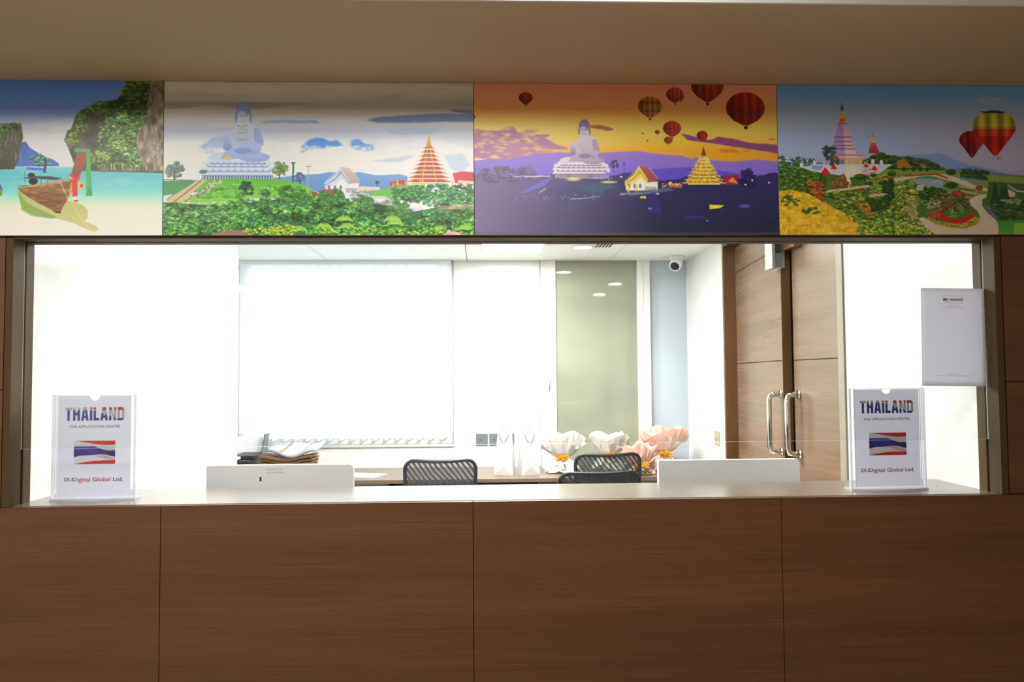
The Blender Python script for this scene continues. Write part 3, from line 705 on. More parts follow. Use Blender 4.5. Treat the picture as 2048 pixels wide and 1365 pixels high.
    def balloon(s, x, y, r, h, c1, c2, band=None):
        pts = [(x + r * math.cos(a), y - r * .86 * math.sin(a)) for a in [PI * k / 20 for k in range(21)]]
        pts += [(x - r * .93, y + r * .28), (x - r * .62, y + r * .62), (x - r * .12, y + h), (x + r * .12, y + h), (x + r * .62, y + r * .62), (x + r * .93, y + r * .28)]
        s.poly(pts, c1, c2=c2)
        b, m = s.mask(pts)
        if b:
            X, Y = s.X[b], s.Y[b]; u = np.clip((X - x) / r, -1, 1)
            rib = .86 + .14 * np.cos(u * 14) ; side = 1 - .35 * np.clip(-u, 0, 1)
            s.a[b] = np.where(m[..., None], s.a[b] * (rib * side)[..., None], s.a[b])
            if band:
                for ya, yb, c in band:
                    mm = m & (Y > y + ya * r) & (Y < y + yb * r); s.a[b] = np.where(mm[..., None], np.array(c) * (rib * side)[..., None], s.a[b])
        s.poly([(x - r * .1, y + h + 1), (x + r * .1, y + h + 1), (x + r * .08, y + h + 1 + r * .16), (x - r * .08, y + h + 1 + r * .16)], (45, 30, 30))
    def out(s, exposure=1.0, k=None):
        k = k or s.k; H, W = s.H // k, s.W // k
        q = s.a[:H * k, :W * k].reshape(H, k, W, k, 3).mean((1, 3)); return np.clip(lin(np.clip(q, 0, 255)) / exposure, 0, .93)

M_print = mat('printed_gloss_film', (1, 1, 1), .35, spec=.35)
at_ = N(M_print, 'ShaderNodeAttribute', attribute_name='print'); LK(M_print, at_.outputs['Color'], bsdf(M_print).inputs['Base Color'])
M_edge = mat('board_edge', (.3, .3, .3), .5)
def paint_grid(name, img, x0, x1, z0, z1, y, parent=None, thick=0):
    """a board whose front carries the print, one colour per grid point"""
    H, W = img.shape[:2]; xs, zs = np.linspace(x0, x1, W), np.linspace(z1, z0, H)
    co = np.zeros((H, W, 3)); co[..., 0] = xs; co[..., 1] = y; co[..., 2] = zs[:, None]
    i = np.arange(W - 1)[None, :] + W * np.arange(H - 1)[:, None]
    q = np.stack([i, i + W, i + W + 1, i + 1], -1).reshape(-1, 4); nf = len(q); co = co.reshape(-1, 3); n0 = len(co)
    if thick:
        ex = np.array([(a, b, c) for a in (x0, x1) for b in (y + .0004, y + thick) for c in (z0, z1)])
        co = np.concatenate([co, ex]); bx = np.array([(0, 1, 3, 2), (4, 6, 7, 5), (0, 4, 5, 1), (2, 3, 7, 6), (0, 2, 6, 4), (1, 5, 7, 3)]) + n0; q = np.concatenate([q, bx])
    me = bpy.data.meshes.new(name); me.vertices.add(len(co)); me.vertices.foreach_set('co', co.ravel())
    me.loops.add(q.size); me.loops.foreach_set('vertex_index', q.ravel()); me.polygons.add(len(q))
    me.polygons.foreach_set('loop_start', np.arange(0, q.size, 4)); me.polygons.foreach_set('loop_total', np.full(len(q), 4))
    me.materials.append(M_print); me.materials.append(M_edge)
    mi = np.zeros(len(q), int); mi[nf:] = 1; me.polygons.foreach_set('material_index', mi); me.update(calc_edges=True)
    c = np.full((len(co), 4), .5); c[:n0, :3] = img.reshape(-1, 3); c[:, 3] = 1
    at = me.color_attributes.new('print', 'FLOAT_COLOR', 'POINT'); at.data.foreach_set('color', c.ravel())
    o = bpy.data.objects.new(name, me); COL.objects.link(o); o.parent = parent; return o

def flag_canvas():
    c = Cv(0, 0, 82, 50, 4); c.grad([(0, (215, 216, 220)), (50, (214, 210, 214))])
    c.poly([(3, 0), (82, 0), (82, 9), (62, 9.5), (40, 7), (20, 3)], (215, 25, 22), c2=(185, 15, 15))
    c.poly([(0, 1), (20, 4), (40, 8), (60, 10), (82, 10), (82, 20), (62, 20), (48, 14), (44, 11), (0, 11)], (225, 225, 230), c2=(190, 190, 198))
    c.poly([(0, 12), (40, 12), (52, 17), (64, 21), (82, 21), (82, 35), (74, 33), (64, 30), (50, 29.5), (30, 31), (12, 32), (0, 35)], (60, 42, 165), c2=(42, 28, 120))
    c.poly([(40, 12), (52, 17), (66, 22), (82, 26), (82, 35), (70, 32), (56, 24)], (30, 26, 80), .75)
    c.poly([(6, 14), (24, 16), (44, 24), (50, 28), (40, 26), (20, 19)], (80, 62, 195), .5)
    c.poly([(40, 31), (60, 31), (82, 38), (82, 42), (66, 40), (48, 35)], (170, 150, 150), .6)
    c.poly([(0, 50), (18, 46), (40, 43), (60, 42), (82, 42), (82, 50)], (205, 25, 18), c2=(220, 10, 8))
    return c.out(.80, 2)

G1 = [(70, 120, 50), (95, 150, 55), (60, 105, 45), (110, 165, 70)]
G2 = [(60, 120, 50), (80, 150, 60), (45, 95, 50), (110, 175, 60), (70, 130, 75)]

def seated_statue(c, x, y0, y1, col, dark, sash=None):
    """plain seated stone figure on a round petalled base"""
    h = y1 - y0; q = lambda u, v: (x + u * h, y0 + v * h)
    P = lambda pts: [q(*p) for p in pts]
    col, dark = np.array(col, float), np.array(dark, float)
    c.poly(P([(-.52, 1), (.36, 1), (.38, .93), (-.50, .93)]), dark * .8)
    for i in range(26): xx = -.49 + i * .034; c.line([q(xx, .94), q(xx, 1)], .012 * h, col)
    c.poly(P([(-.56, .93), (.36, .93), (.33, .87), (-.50, .87)]), np.minimum(col * 1.08, 255), c2=col)
    for (v0, w0, w1) in ((.80, .46, .40), (.74, .44, .36), (.70, .38, .34)):
        c.poly(P([(-w0 - .07, v0 + .03), (-w1 - .07, v0 + .09), (w1 - .06, v0 + .09), (w0 - .06, v0 + .03)]), col, c2=dark)
        for i in range(11):
            xx = -w0 - .04 + i * (2 * w0 - .04) / 10; c.ell(*q(xx, v0 + .045), .047 * h, .038 * h, np.minimum(col * 1.07, 255), .9, .5)
    c.ell(*q(-.26, .70), .17 * h, .065 * h, col, 1, .15); c.ell(*q(.14, .70), .20 * h, .065 * h, dark * .6 + col * .4, 1, .15)
    c.poly(P([(-.13, .34), (-.06, .27), (.10, .27), (.20, .33), (.25, .48), (.22, .62), (.26, .72), (-.28, .72), (-.20, .58)]), col, c2=dark * .5 + col * .5)
    c.poly(P([(.13, .33), (.20, .34), (.26, .50), (.26, .55), (.14, .50)]), dark, .5)
    for k in range(6): c.line([q(-.12 + .05 * k, .40), q(-.02 + .04 * k, .55), q(.14 + .01 * k, .66)], .8, dark, .6)
    c.ell(*q(0, .62), .12 * h, .045 * h, dark, .7, .4)
    c.poly(P([(-.26, .37), (-.24, .36), (-.22, .42), (-.20, .36), (-.17, .36), (-.17, .46), (-.14, .58), (-.19, .62), (-.25, .60), (-.24, .48)]), col, c2=dark)
    c.ell(*q(.0, .16), .095 * h, .155 * h, col, 1, .1)
    c.ell(*q(.0, .09), .10 * h, .10 * h, dark, .95, .2); c.ell(*q(0, .02), .045 * h, .035 * h, dark, 1, .2)
    c.ell(*q(-.02, .19), .07 * h, .09 * h, col, .8, .4); c.ell(*q(-.09, .19), .02 * h, .07 * h, dark, .8, .3); c.ell(*q(.09, .19), .02 * h, .07 * h, dark, .8, .3)
    c.line([q(-.05, .17), q(-.025, .17)], 1, dark * .7); c.line([q(.01, .17), q(.04, .17)], 1, dark * .7); c.line([q(-.03, .245), q(.02, .245)], 1, dark * .7); c.line([q(-.007, .18), q(-.01, .215)], .9, dark, .8)
    if sash:
        for v in (.30, .38, .47): c.line([q(-.08, v), q(-.03, v + .014), q(.05, v)], 1.9, sash)
        c.line([q(-.06, .345), q(.05, .345)], 1.4, sash)
        c.ell(*q(-.19, .71), .045 * h, .03 * h, (215, 190, 90), 1, .3)

def tiered_tower(c, x, yt, yb, w, roof, wall, spire, n=9):
    h = yb - yt; ys = yt + h * .26
    c.poly([(x, yt), (x + 1.2, yt + h * .08), (x + w * .11, ys - h * .02), (x + w * .12, ys), (x - w * .12, ys), (x - w * .11, ys - h * .02), (x - 1.2, yt + h * .08)], spire, c2=np.array(spire) * .85)
    for i in range(n):
        a, b = ys + (yb - ys) * (i / n), ys + (yb - ys) * ((i + 1) / n); wa = w * (.17 + .83 * (i / n) ** 1.15); wb_ = w * (.17 + .83 * ((i + 1) / n) ** 1.15)
        m = a + (b - a) * .62
        c.poly([(x - wa * .8, m), (x + wa * .8, m), (x + wa * .85, b + 1), (x - wa * .85, b + 1)], wall, tex=.12)
        c.poly([(x - wa * .78, a), (x + wa * .78, a), (x + wb_ * .96, m), (x + wb_ * 1.05, m - 1.5), (x + wb_, m + 1), (x - wb_, m + 1), (x - wb_ * 1.05, m - 1.5), (x - wb_ * .96, m)], roof, c2=np.array(roof) * .8)
        for sx in (-.75, -.3, .3, .75): c.line([(x + wa * sx, a), (x + wb_ * sx * 1.1, m)], 1.1, wall)
        c.line([(x - wb_, m + .7), (x + wb_, m + .7)], 1, np.minimum(np.array(wall) * 1.1, 255))
        for k in range(int(wa / 3)): xx = x - wa * .7 + k * 4.4; c.line([(xx, m + 1), (xx, b + 1)], .9, np.array(wall) * .55)

def gable_hall(c, x, y, s_, wall, roof, trimc):
    q = lambda u, v: (x + u * s_, y + v * s_)
    c.poly([q(-1, 0), q(-1, .55), q(1, .62), q(1, -.05), q(.5, -.6), q(-.2, -.7)], wall)
    c.poly([q(-.15, -1.0), q(.45, -.9), q(.95, -.25), q(1.05, 0), q(.35, .05), q(.1, -.35)], roof, c2=np.array(roof) * .85)
    for k in range(3):
        o = k * .22; c.poly([q(-.15 + o * .2, -1.0 + o), q(-.45, -.5 + o * .8), q(-1.1, .05 + o * .4), q(-1.0, .12 + o * .4), q(-.4, -.3 + o * .8), q(-.12 + o * .2, -.68 + o), q(.35, -.05 + o * .5), q(.4, -.12 + o * .5)], trimc if k % 2 == 0 else np.array(trimc) * .8)
    for k in range(9): u = -1 + .11 * k; c.line([q(u, .02 - .11 * k), q(u - .02, -.14 - .11 * k)], 1, trimc)
    for k in range(8): u = .5 + .07 * k; c.line([q(u, -.8 + .09 * k), q(u + .03, -.9 + .09 * k)], 1, trimc)
    for u in (-.8, -.45, -.1): c.ell(*q(u, .28), .09 * s_, .16 * s_, np.array(wall) * .5, .9, .3)
    c.poly([q(.2, .3), q(.9, .32), q(.9, .6), q(.2, .58)], np.array(wall) * .75)

def mural_beach():
    c = Cv(-284, 165, 333, 475, 2, 11)
    c.grad([(165, (85, 130, 215)), (200, (95, 140, 220)), (232, (112, 140, 200)), (250, (165, 178, 205)), (275, (205, 208, 215)), (340, (215, 218, 220)), (475, (215, 218, 220))])
    n = c.noise(90, 30, 4, 5); c.mix(np.clip((n - .35) * 2, 0, 1) * np.clip((c.Y - 232) / 30, 0, 1) * np.clip((330 - c.Y) / 60 + .2, 0, 1), (222, 222, 226), .8)
    c.grad([(337, (120, 200, 205)), (355, (95, 190, 198)), (385, (120, 205, 205)), (400, (165, 220, 200)), (412, (205, 222, 195)), (430, (224, 220, 205)), (475, (222, 218, 212))], 337, 476)
    wv = c.noise(30, 3, 3, 8); c.mix(np.clip((wv - .5) * 3, 0, 1) * (c.Y > 338) * np.clip((400 - c.Y) / 40, 0, 1), (165, 225, 225), .35)
    c.grad([(337, (200, 225, 225)), (342, (120, 200, 205))], 337, 339)
    # far island and the rock pillar
    c.poly([(40, 338), (58, 290), (66, 288), (74, 300), (86, 308), (104, 318), (120, 324), (131, 332), (131, 337)], (75, 100, 180), c2=(85, 120, 185))
    c.blobs([(74, 318), (90, 312), (112, 320), (118, 334), (84, 336)], 60, 2, 4.5, [(90, 160, 130), (70, 130, 120), (120, 180, 130)])
    c.poly([(-120, 260), (0, 257), (20, 253), (40, 250), (57, 254), (61, 280), (56, 300), (52, 325), (45, 343), (14, 344), (5, 330), (0, 310), (-20, 330), (-100, 343), (-160, 320)], (105, 105, 95), c2=(80, 78, 70), tex=.2)
    for _ in range(60): x = c.r.uniform(-100, 58); y = c.r.uniform(265, 330); c.line([(x, y), (x + c.r.uniform(-3, 3), y + c.r.uniform(6, 22))], 1.3, (60, 60, 55) if c.r.rand() < .6 else (150, 148, 140), .6)
    c.blobs([(-120, 258), (0, 253), (56, 250), (50, 264), (26, 268), (-10, 275), (-120, 280)], 110, 2.5, 6, [(75, 115, 55), (95, 140, 65), (55, 90, 50)])
    c.blobs([(-5, 272), (26, 276), (20, 305), (2, 308)], 25, 2, 5, [(100, 150, 55), (80, 130, 50)])
    # cliff
    cl_ = [(333, 163), (262, 163), (252, 185), (245, 200), (225, 208), (205, 206), (188, 216), (170, 226), (160, 240), (153, 262), (146, 266), (140, 285), (148, 300), (155, 318), (160, 332), (172, 344), (333, 350)]
    c.poly(cl_, (85, 95, 60), c2=(95, 90, 75), tex=.15)
    c.blobs([(262, 163), (320, 163), (300, 240), (230, 235), (165, 262), (160, 240), (200, 212), (245, 203)], 330, 4, 9, [(55, 80, 40), (80, 115, 45), (110, 150, 55), (45, 65, 40)])
    c.poly([(176, 250), (215, 235), (235, 250), (225, 290), (200, 300), (178, 290)], (75, 72, 62), .8, tex=.3)
    c.blobs([(215, 240), (300, 235), (285, 300), (300, 338), (200, 338), (205, 300)], 330, 3.5, 8, [(120, 165, 80), (95, 140, 85), (140, 185, 95), (80, 125, 75)])
    c.mottle(cl_, 24, 18, .45, 1.55, 14)
    c.blobs([(140, 275), (165, 268), (168, 288), (145, 292)], 22, 2.5, 5, [(140, 180, 60)]); c.blobs([(162, 255), (190, 250), (185, 268), (165, 270)], 20, 2.5, 5, [(120, 165, 60)])
    c.blobs([(186, 312), (225, 312), (225, 330), (190, 332)], 34, 2.5, 5, [(150, 190, 85)])
    rk = [(308, 163), (333, 163), (333, 345), (300, 345), (282, 310), (280, 280), (298, 240), (304, 200)]
    c.poly(rk, (120, 112, 95), c2=(150, 140, 125), tex=.25)
    b, mk = c.mask(rk); nn = c.noise(7, 16, 4, 4)[b]; c.a[b] = np.where(mk[..., None], c.a[b] * (.45 + 1.05 * nn[..., None]), c.a[b])
    c.line([(172, 346), (333, 349)], 3, (100, 80, 70), .7)
    for x in range(272, 304, 7): c.line([(x, 336), (x, 346)], 1, (190, 180, 160))
    for x in (232, 238, 254): c.line([(x, 330), (x + 1, 345)], 1.2, (210, 200, 170))
    c.line([(270, 338), (304, 337)], 1, (170, 160, 140))
    # shadow in the shallows and the boats
    c.poly([(50, 385), (56, 405), (66, 425), (90, 436), (130, 442), (160, 450), (185, 462), (202, 468), (210, 462), (205, 456), (182, 446), (188, 440), (188, 424), (178, 414), (160, 408)], (165, 180, 100), .95, c2=(198, 190, 135))
    c.poly([(54, 388), (70, 410), (118, 434), (130, 438), (120, 442), (80, 436), (60, 424)], (110, 150, 60), .6)
    c.poly([(-30, 380), (24, 382), (22, 395), (8, 402), (-30, 416)], (130, 150, 60), c2=(90, 140, 60))
    c.poly([(-30, 372), (0, 374), (8, 368), (16, 368), (22, 380), (24, 383), (-30, 384)], (60, 90, 150), .9); c.ell(10, 377, 8, 5, (45, 80, 190))
    hull = [(51, 380), (56, 376), (85, 374), (120, 368), (150, 362), (160, 364), (158, 385), (150, 402), (140, 418), (135, 431), (126, 430), (118, 424), (95, 412), (72, 398), (58, 388)]
    c.poly(hull, (160, 118, 72), c2=(120, 85, 48), tex=.10)
    b, mk = c.mask(hull); nn = c.noise(16, 5, 4, 9)[b]; c.a[b] = np.where(mk[..., None], c.a[b] * (.65 + .7 * nn[..., None]), c.a[b])
    c.line([(51, 380), (60, 379), (85, 376), (120, 370), (152, 364)], 1.8, (205, 175, 130)); c.line([(126, 428), (136, 429)], 3, (80, 55, 40))
    c.poly([(160, 364), (156, 392), (146, 410), (150, 396), (154, 372)], (190, 150, 60))
    for x, y in ((66, 358), (82, 362), (97, 362), (110, 364)): c.line([(x, y - 12 if x == 66 else y), (x, y + 12)], 1.1, (70, 70, 80))
    c.ell(78, 355, 7, 5, (50, 45, 55)); c.ell(82, 367, 9, 7, (45, 42, 50)); c.poly([(60, 361), (80, 357), (115, 357), (138, 361), (125, 365), (90, 362)], (70, 75, 88))
    c.poly([(68, 339), (104, 341), (104, 346), (68, 344)], (85, 110, 205)); c.poly([(103, 322), (107, 322), (106, 350), (101, 350)], (60, 55, 120))
    c.poly([(155, 352), (158, 340), (163, 322), (166, 310), (174, 300), (180, 298), (186, 308), (184, 325), (176, 345), (168, 366), (156, 364)], (165, 85, 65), c2=(135, 75, 60), tex=.08)
    c.poly([(160, 300), (192, 303), (190, 308), (162, 309)], (70, 165, 110)); c.poly([(184, 305), (191, 305), (193, 350), (197, 396), (184, 397), (184, 350)], (70, 175, 90), c2=(80, 175, 110)); c.line([(190, 380), (192, 396)], 2, (35, 110, 60))
    c.poly([(150, 352), (158, 352), (164, 360), (172, 352), (173, 360), (167, 368), (168, 396), (158, 398), (157, 366)], (225, 50, 45)); c.line([(151, 356), (158, 364)], 2, (240, 190, 190))
    c.ell(174, 376, 5, 8, (225, 195, 60)); c.ell(175, 376, 3, 4.5, (200, 60, 40)); c.ell(163, 402, 4, 3, (225, 215, 210)); c.ell(165, 406, 5, 2.2, (215, 70, 50))
    c.line([(133, 367), (150, 402), (178, 444), (196, 468), (206, 478)], 1.2, (225, 205, 150))
    return c.out(.76)

def mural_day():
    c = Cv(334, 162, 948, 471, 2, 21)
    c.grad([(162, (205, 200, 190)), (180, (200, 197, 187)), (205, (175, 172, 165)), (225, (185, 183, 180)), (238, (195, 198, 202)), (262, (180, 190, 215)), (285, (210, 217, 232)), (320, (222, 226, 234)), (380, (210, 218, 226)), (471, (200, 210, 220))])
    n = c.noise(150, 12, 4, 3); c.mix(np.clip((n - .5) * 3, 0, 1) * np.clip((250 - c.Y) / 60, 0, 1), (140, 140, 142), .45)
    n = c.noise(120, 16, 4, 31); c.mix(np.clip((n - .5) * 3, 0, 1) * np.clip((c.Y - 232) / 20, 0, 1) * np.clip((330 - c.Y) / 40, 0, 1), (205, 206, 204), .7)
    n = c.noise(60, 26, 5, 7); c.mix(np.clip((n - .48) * 4, 0, 1) * np.clip((c.Y - 270) / 30, 0, 1), (228, 232, 236), .85)
    c.mix(((c.Y < 214 + 4 * np.sin(c.X / 25)) & (c.Y > 203) & (c.X < 660)) * np.clip((650 - c.X) / 90, 0, 1), (120, 122, 128), .45)
    for p, col, a in (([(640, 246), (560, 243), (530, 246), (520, 244), (560, 240), (630, 241)], (110, 145, 200), .7),
                      ([(732, 240), (755, 233), (790, 231), (830, 228), (865, 226), (948, 226), (948, 241), (860, 242), (800, 244), (760, 243)], (95, 120, 165), .9),
                      ([(895, 216), (948, 218), (948, 224), (910, 222)], (110, 120, 130), .8),
                      ([(770, 262), (830, 254), (880, 258), (860, 266), (800, 268)], (150, 175, 210), .6),
                      ([(740, 322), (800, 314), (830, 310), (800, 324)], (165, 185, 215), .6),
                      ([(690, 290), (620, 300), (602, 306), (606, 292), (618, 282), (636, 274), (650, 276), (662, 284), (676, 280), (682, 290)], (85, 140, 215), .9),
                      ([(706, 296), (704, 282), (716, 277), (728, 286), (746, 290), (746, 300), (726, 302)], (85, 140, 215), .85),
                      ([(400, 300), (412, 290), (430, 276), (452, 274), (456, 290), (440, 304), (420, 308)], (150, 175, 225), .7),
                      ([(890, 310), (925, 306), (940, 330), (920, 345), (900, 335)], (165, 190, 225), .6)): c.soft(p, col, a, 2.4)
    # soften the patches
    for _ in range(90):
        x, y = c.r.uniform(600, 750), c.r.uniform(292, 312); c.ell(x, y, c.r.uniform(4, 12), c.r.uniform(2, 6), (225, 228, 232), .45, 1)
    for _ in range(50):
        x, y = c.r.uniform(395, 460), c.r.uniform(296, 320); c.ell(x, y, c.r.uniform(4, 12), c.r.uniform(2, 6), (225, 228, 234), .45, 1)
    c.poly([(334, 366), (360, 362), (560, 355), (600, 350), (640, 348), (660, 344), (700, 346), (720, 344), (750, 350), (770, 350), (800, 348), (815, 352), (815, 385), (334, 385)], (120, 160, 215), c2=(95, 140, 190))
    seated_statue(c, 490, 204, 362, (190, 205, 242), (125, 145, 200), (165, 150, 100))
    c.poly([(396, 362), (420, 359), (470, 357), (540, 358), (585, 362), (615, 372), (640, 386), (640, 410), (334, 410), (400, 388)], (100, 180, 70), c2=(130, 205, 70), tex=.06)
    c.blobs([(400, 400), (430, 380), (500, 366), (600, 372), (638, 390), (600, 400)], 50, 6, 14, [(110, 190, 70), (90, 170, 70), (135, 210, 75)], .35, 1.1)
    c.poly([(340, 404), (352, 394), (392, 362), (420, 360), (398, 380), (372, 404)], (205, 185, 140)); c.line([(356, 404), (408, 362)], 2, (110, 90, 80)); c.line([(342, 400), (388, 364)], 2, (120, 100, 95))
    for _ in range(60): t = c.r.rand(); c.ell(382 + 60 * (1 - t) + c.r.uniform(-6, 6), 400 - 38 * (1 - t) + c.r.uniform(-2, 5), c.r.uniform(2, 4), c.r.uniform(1.5, 3), [(175, 165, 155), (120, 110, 110), (205, 195, 180)][c.r.randint(3)], .9, .4)
    c.poly([(334, 362), (400, 362), (360, 388), (334, 392)], (80, 150, 90)); c.line([(334, 360), (392, 361)], 2, (120, 120, 130))
    c.tree(356, 343, 17, 18, (120, 140, 130)); c.tree(562, 340, 15, 18, (120, 150, 80)); c.tree(602, 356, 10, 12, (95, 120, 160)); c.ell(412, 344, 8, 4, (110, 120, 125))
    c.line([(589, 326), (588, 366)], 3.5, (50, 115, 100)); c.poly([(584, 324), (594, 324), (591, 329), (587, 329)], (60, 125, 110)); c.line([(619, 334), (618, 388)], 1.4, (165, 175, 190)); c.line([(614, 333), (624, 333)], 1.5, (110, 120, 130))
    c.poly([(490, 396), (560, 398), (700, 398), (700, 406), (540, 412), (494, 408)], (215, 215, 210)); c.poly([(380, 404), (470, 406), (470, 416), (375, 418)], (190, 195, 150))
    gable_hall(c, 686, 366, 33, (222, 226, 240), (205, 185, 185), (200, 210, 238))
    c.poly([(626, 384), (634, 384), (640, 390), (640, 406), (628, 404)], (130, 80, 70)); c.poly([(640, 380), (672, 378), (690, 388), (686, 396), (640, 398)], (140, 95, 85))
    c.poly([(705, 385), (760, 380), (790, 372), (850, 368), (850, 400), (740, 402), (700, 396)], (105, 175, 75)); c.poly([(716, 372), (760, 374), (760, 380), (716, 382)], (215, 195, 180)); c.poly([(700, 388), (742, 386), (742, 396), (700, 398)], (170, 185, 215))
    for _ in range(50): c.ell(c.r.uniform(702, 742), c.r.uniform(382, 392), 1.6, 1.2, [(200, 90, 90), (225, 215, 210), (90, 110, 170)][c.r.randint(3)], .9, .4)
    c.poly([(740, 392), (770, 392), (800, 412), (798, 420), (774, 418), (756, 404)], (195, 195, 198)); c.poly([(816, 425), (838, 430), (840, 442), (824, 452), (816, 440)], (195, 195, 198))
    c.poly([(905, 346), (925, 342), (948, 344), (948, 366), (910, 366)], (200, 70, 75)); c.poly([(916, 360), (948, 362), (948, 370), (916, 370)], (225, 195, 185))
    c.poly([(780, 364), (808, 359), (810, 370), (780, 372)], (190, 60, 60))
    c.line([(755, 362), (755, 374)], 1.5, (60, 70, 50)); c.ell(755, 365, 5, 3.5, (70, 90, 70), 1, .4)
    tiered_tower(c, 858, 264, 367, 47, (190, 70, 62), (225, 200, 150), (222, 185, 60))
    for x in (795, 840, 846, 905): c.poly([(x - 3, 370), (x, 358), (x + 3, 370)], (230, 195, 70))
    for _ in range(40): c.ell(c.r.uniform(785, 815), c.r.uniform(366, 378), 2, 1.6, [(215, 180, 90), (190, 90, 60), (150, 165, 90)][c.r.randint(3)], .9, .4)
    # the woods
    c.poly([(334, 405), (420, 410), (500, 405), (640, 400), (760, 408), (820, 425), (948, 400), (948, 471), (334, 471)], (50, 100, 50))
    c.blobs([(800, 378), (830, 372), (948, 368), (948, 415), (860, 412), (810, 402), (780, 392)], 340, 3, 6.5, [(70, 140, 75), (50, 110, 70), (95, 165, 80), (55, 120, 75)])
    c.poly([(880, 412), (948, 408), (948, 418), (870, 420)], (150, 140, 110)); c.poly([(834, 411), (848, 410), (850, 418), (834, 419)], (225, 190, 185)); c.poly([(803, 402), (812, 402), (812, 407), (803, 407)], (225, 225, 225))
    c.blobs([(334, 410), (400, 412), (490, 400), (500, 425), (420, 440), (334, 440)], 150, 3.5, 8, [(95, 165, 60), (120, 190, 70), (60, 120, 60)])
    c.blobs([(480, 402), (640, 394), (735, 402), (765, 424), (815, 446), (830, 452), (850, 424), (948, 418), (948, 471), (440, 471)], 1300, 3, 8, G2); c.mottle([(334, 405), (500, 402), (948, 395), (948, 471), (334, 471)], 20, 13, .35, 1.65, 9)
    c.blobs([(334, 425), (470, 420), (480, 471), (334, 471)], 260, 3, 7, [(100, 165, 75), (120, 185, 85), (75, 140, 75)])
    for x, y, r in ((497, 380, 15), (535, 388, 9), (578, 387, 16), (608, 398, 16), (665, 398, 22), (722, 400, 10), (790, 384, 9), (735, 412, 16), (800, 425, 24)): c.tree(x, y, r, 8, (70, 130, 60) if x not in (497, 535) else (60, 90, 80))
    for x, y in ((690, 440), (695, 455), (785, 440), (790, 448), (650, 455), (560, 462), (600, 460), (880, 460), (930, 458)):
        for k in range(10): a = PI * k / 9; c.line([(x, y), (x + 13 * math.cos(a), y - 9 * math.sin(a)), (x + 18 * math.cos(a), y - 2 * math.sin(a) + 4)], 2, (150, 200, 70), .85)
    c.blobs([(470, 462), (590, 450), (600, 471), (470, 471)], 80, 3, 6, [(190, 205, 60), (150, 190, 60)])
    c.blobs([(640, 455), (948, 458), (948, 471), (640, 471)], 160, 3, 6, [(150, 200, 60), (120, 180, 60), (100, 160, 60)])
    c.poly([(430, 468), (470, 460), (495, 464), (500, 471), (430, 471)], (150, 110, 100)); c.poly([(884, 471), (896, 462), (918, 465), (924, 471)], (190, 150, 140))
    for k in range(8): c.line([(895 + k * 3.2, 462 + k * .6), (896 + k * 3.2, 467 + k * .6)], 1.1, (225, 225, 235))
    c.line([(905, 442), (905, 462)], .9, (200, 205, 210))
    hz = np.clip(1 - np.abs(c.Y - 415) / 60, 0, 1); c.mix(hz, (200, 205, 225), .12)
    return c.out(.80)

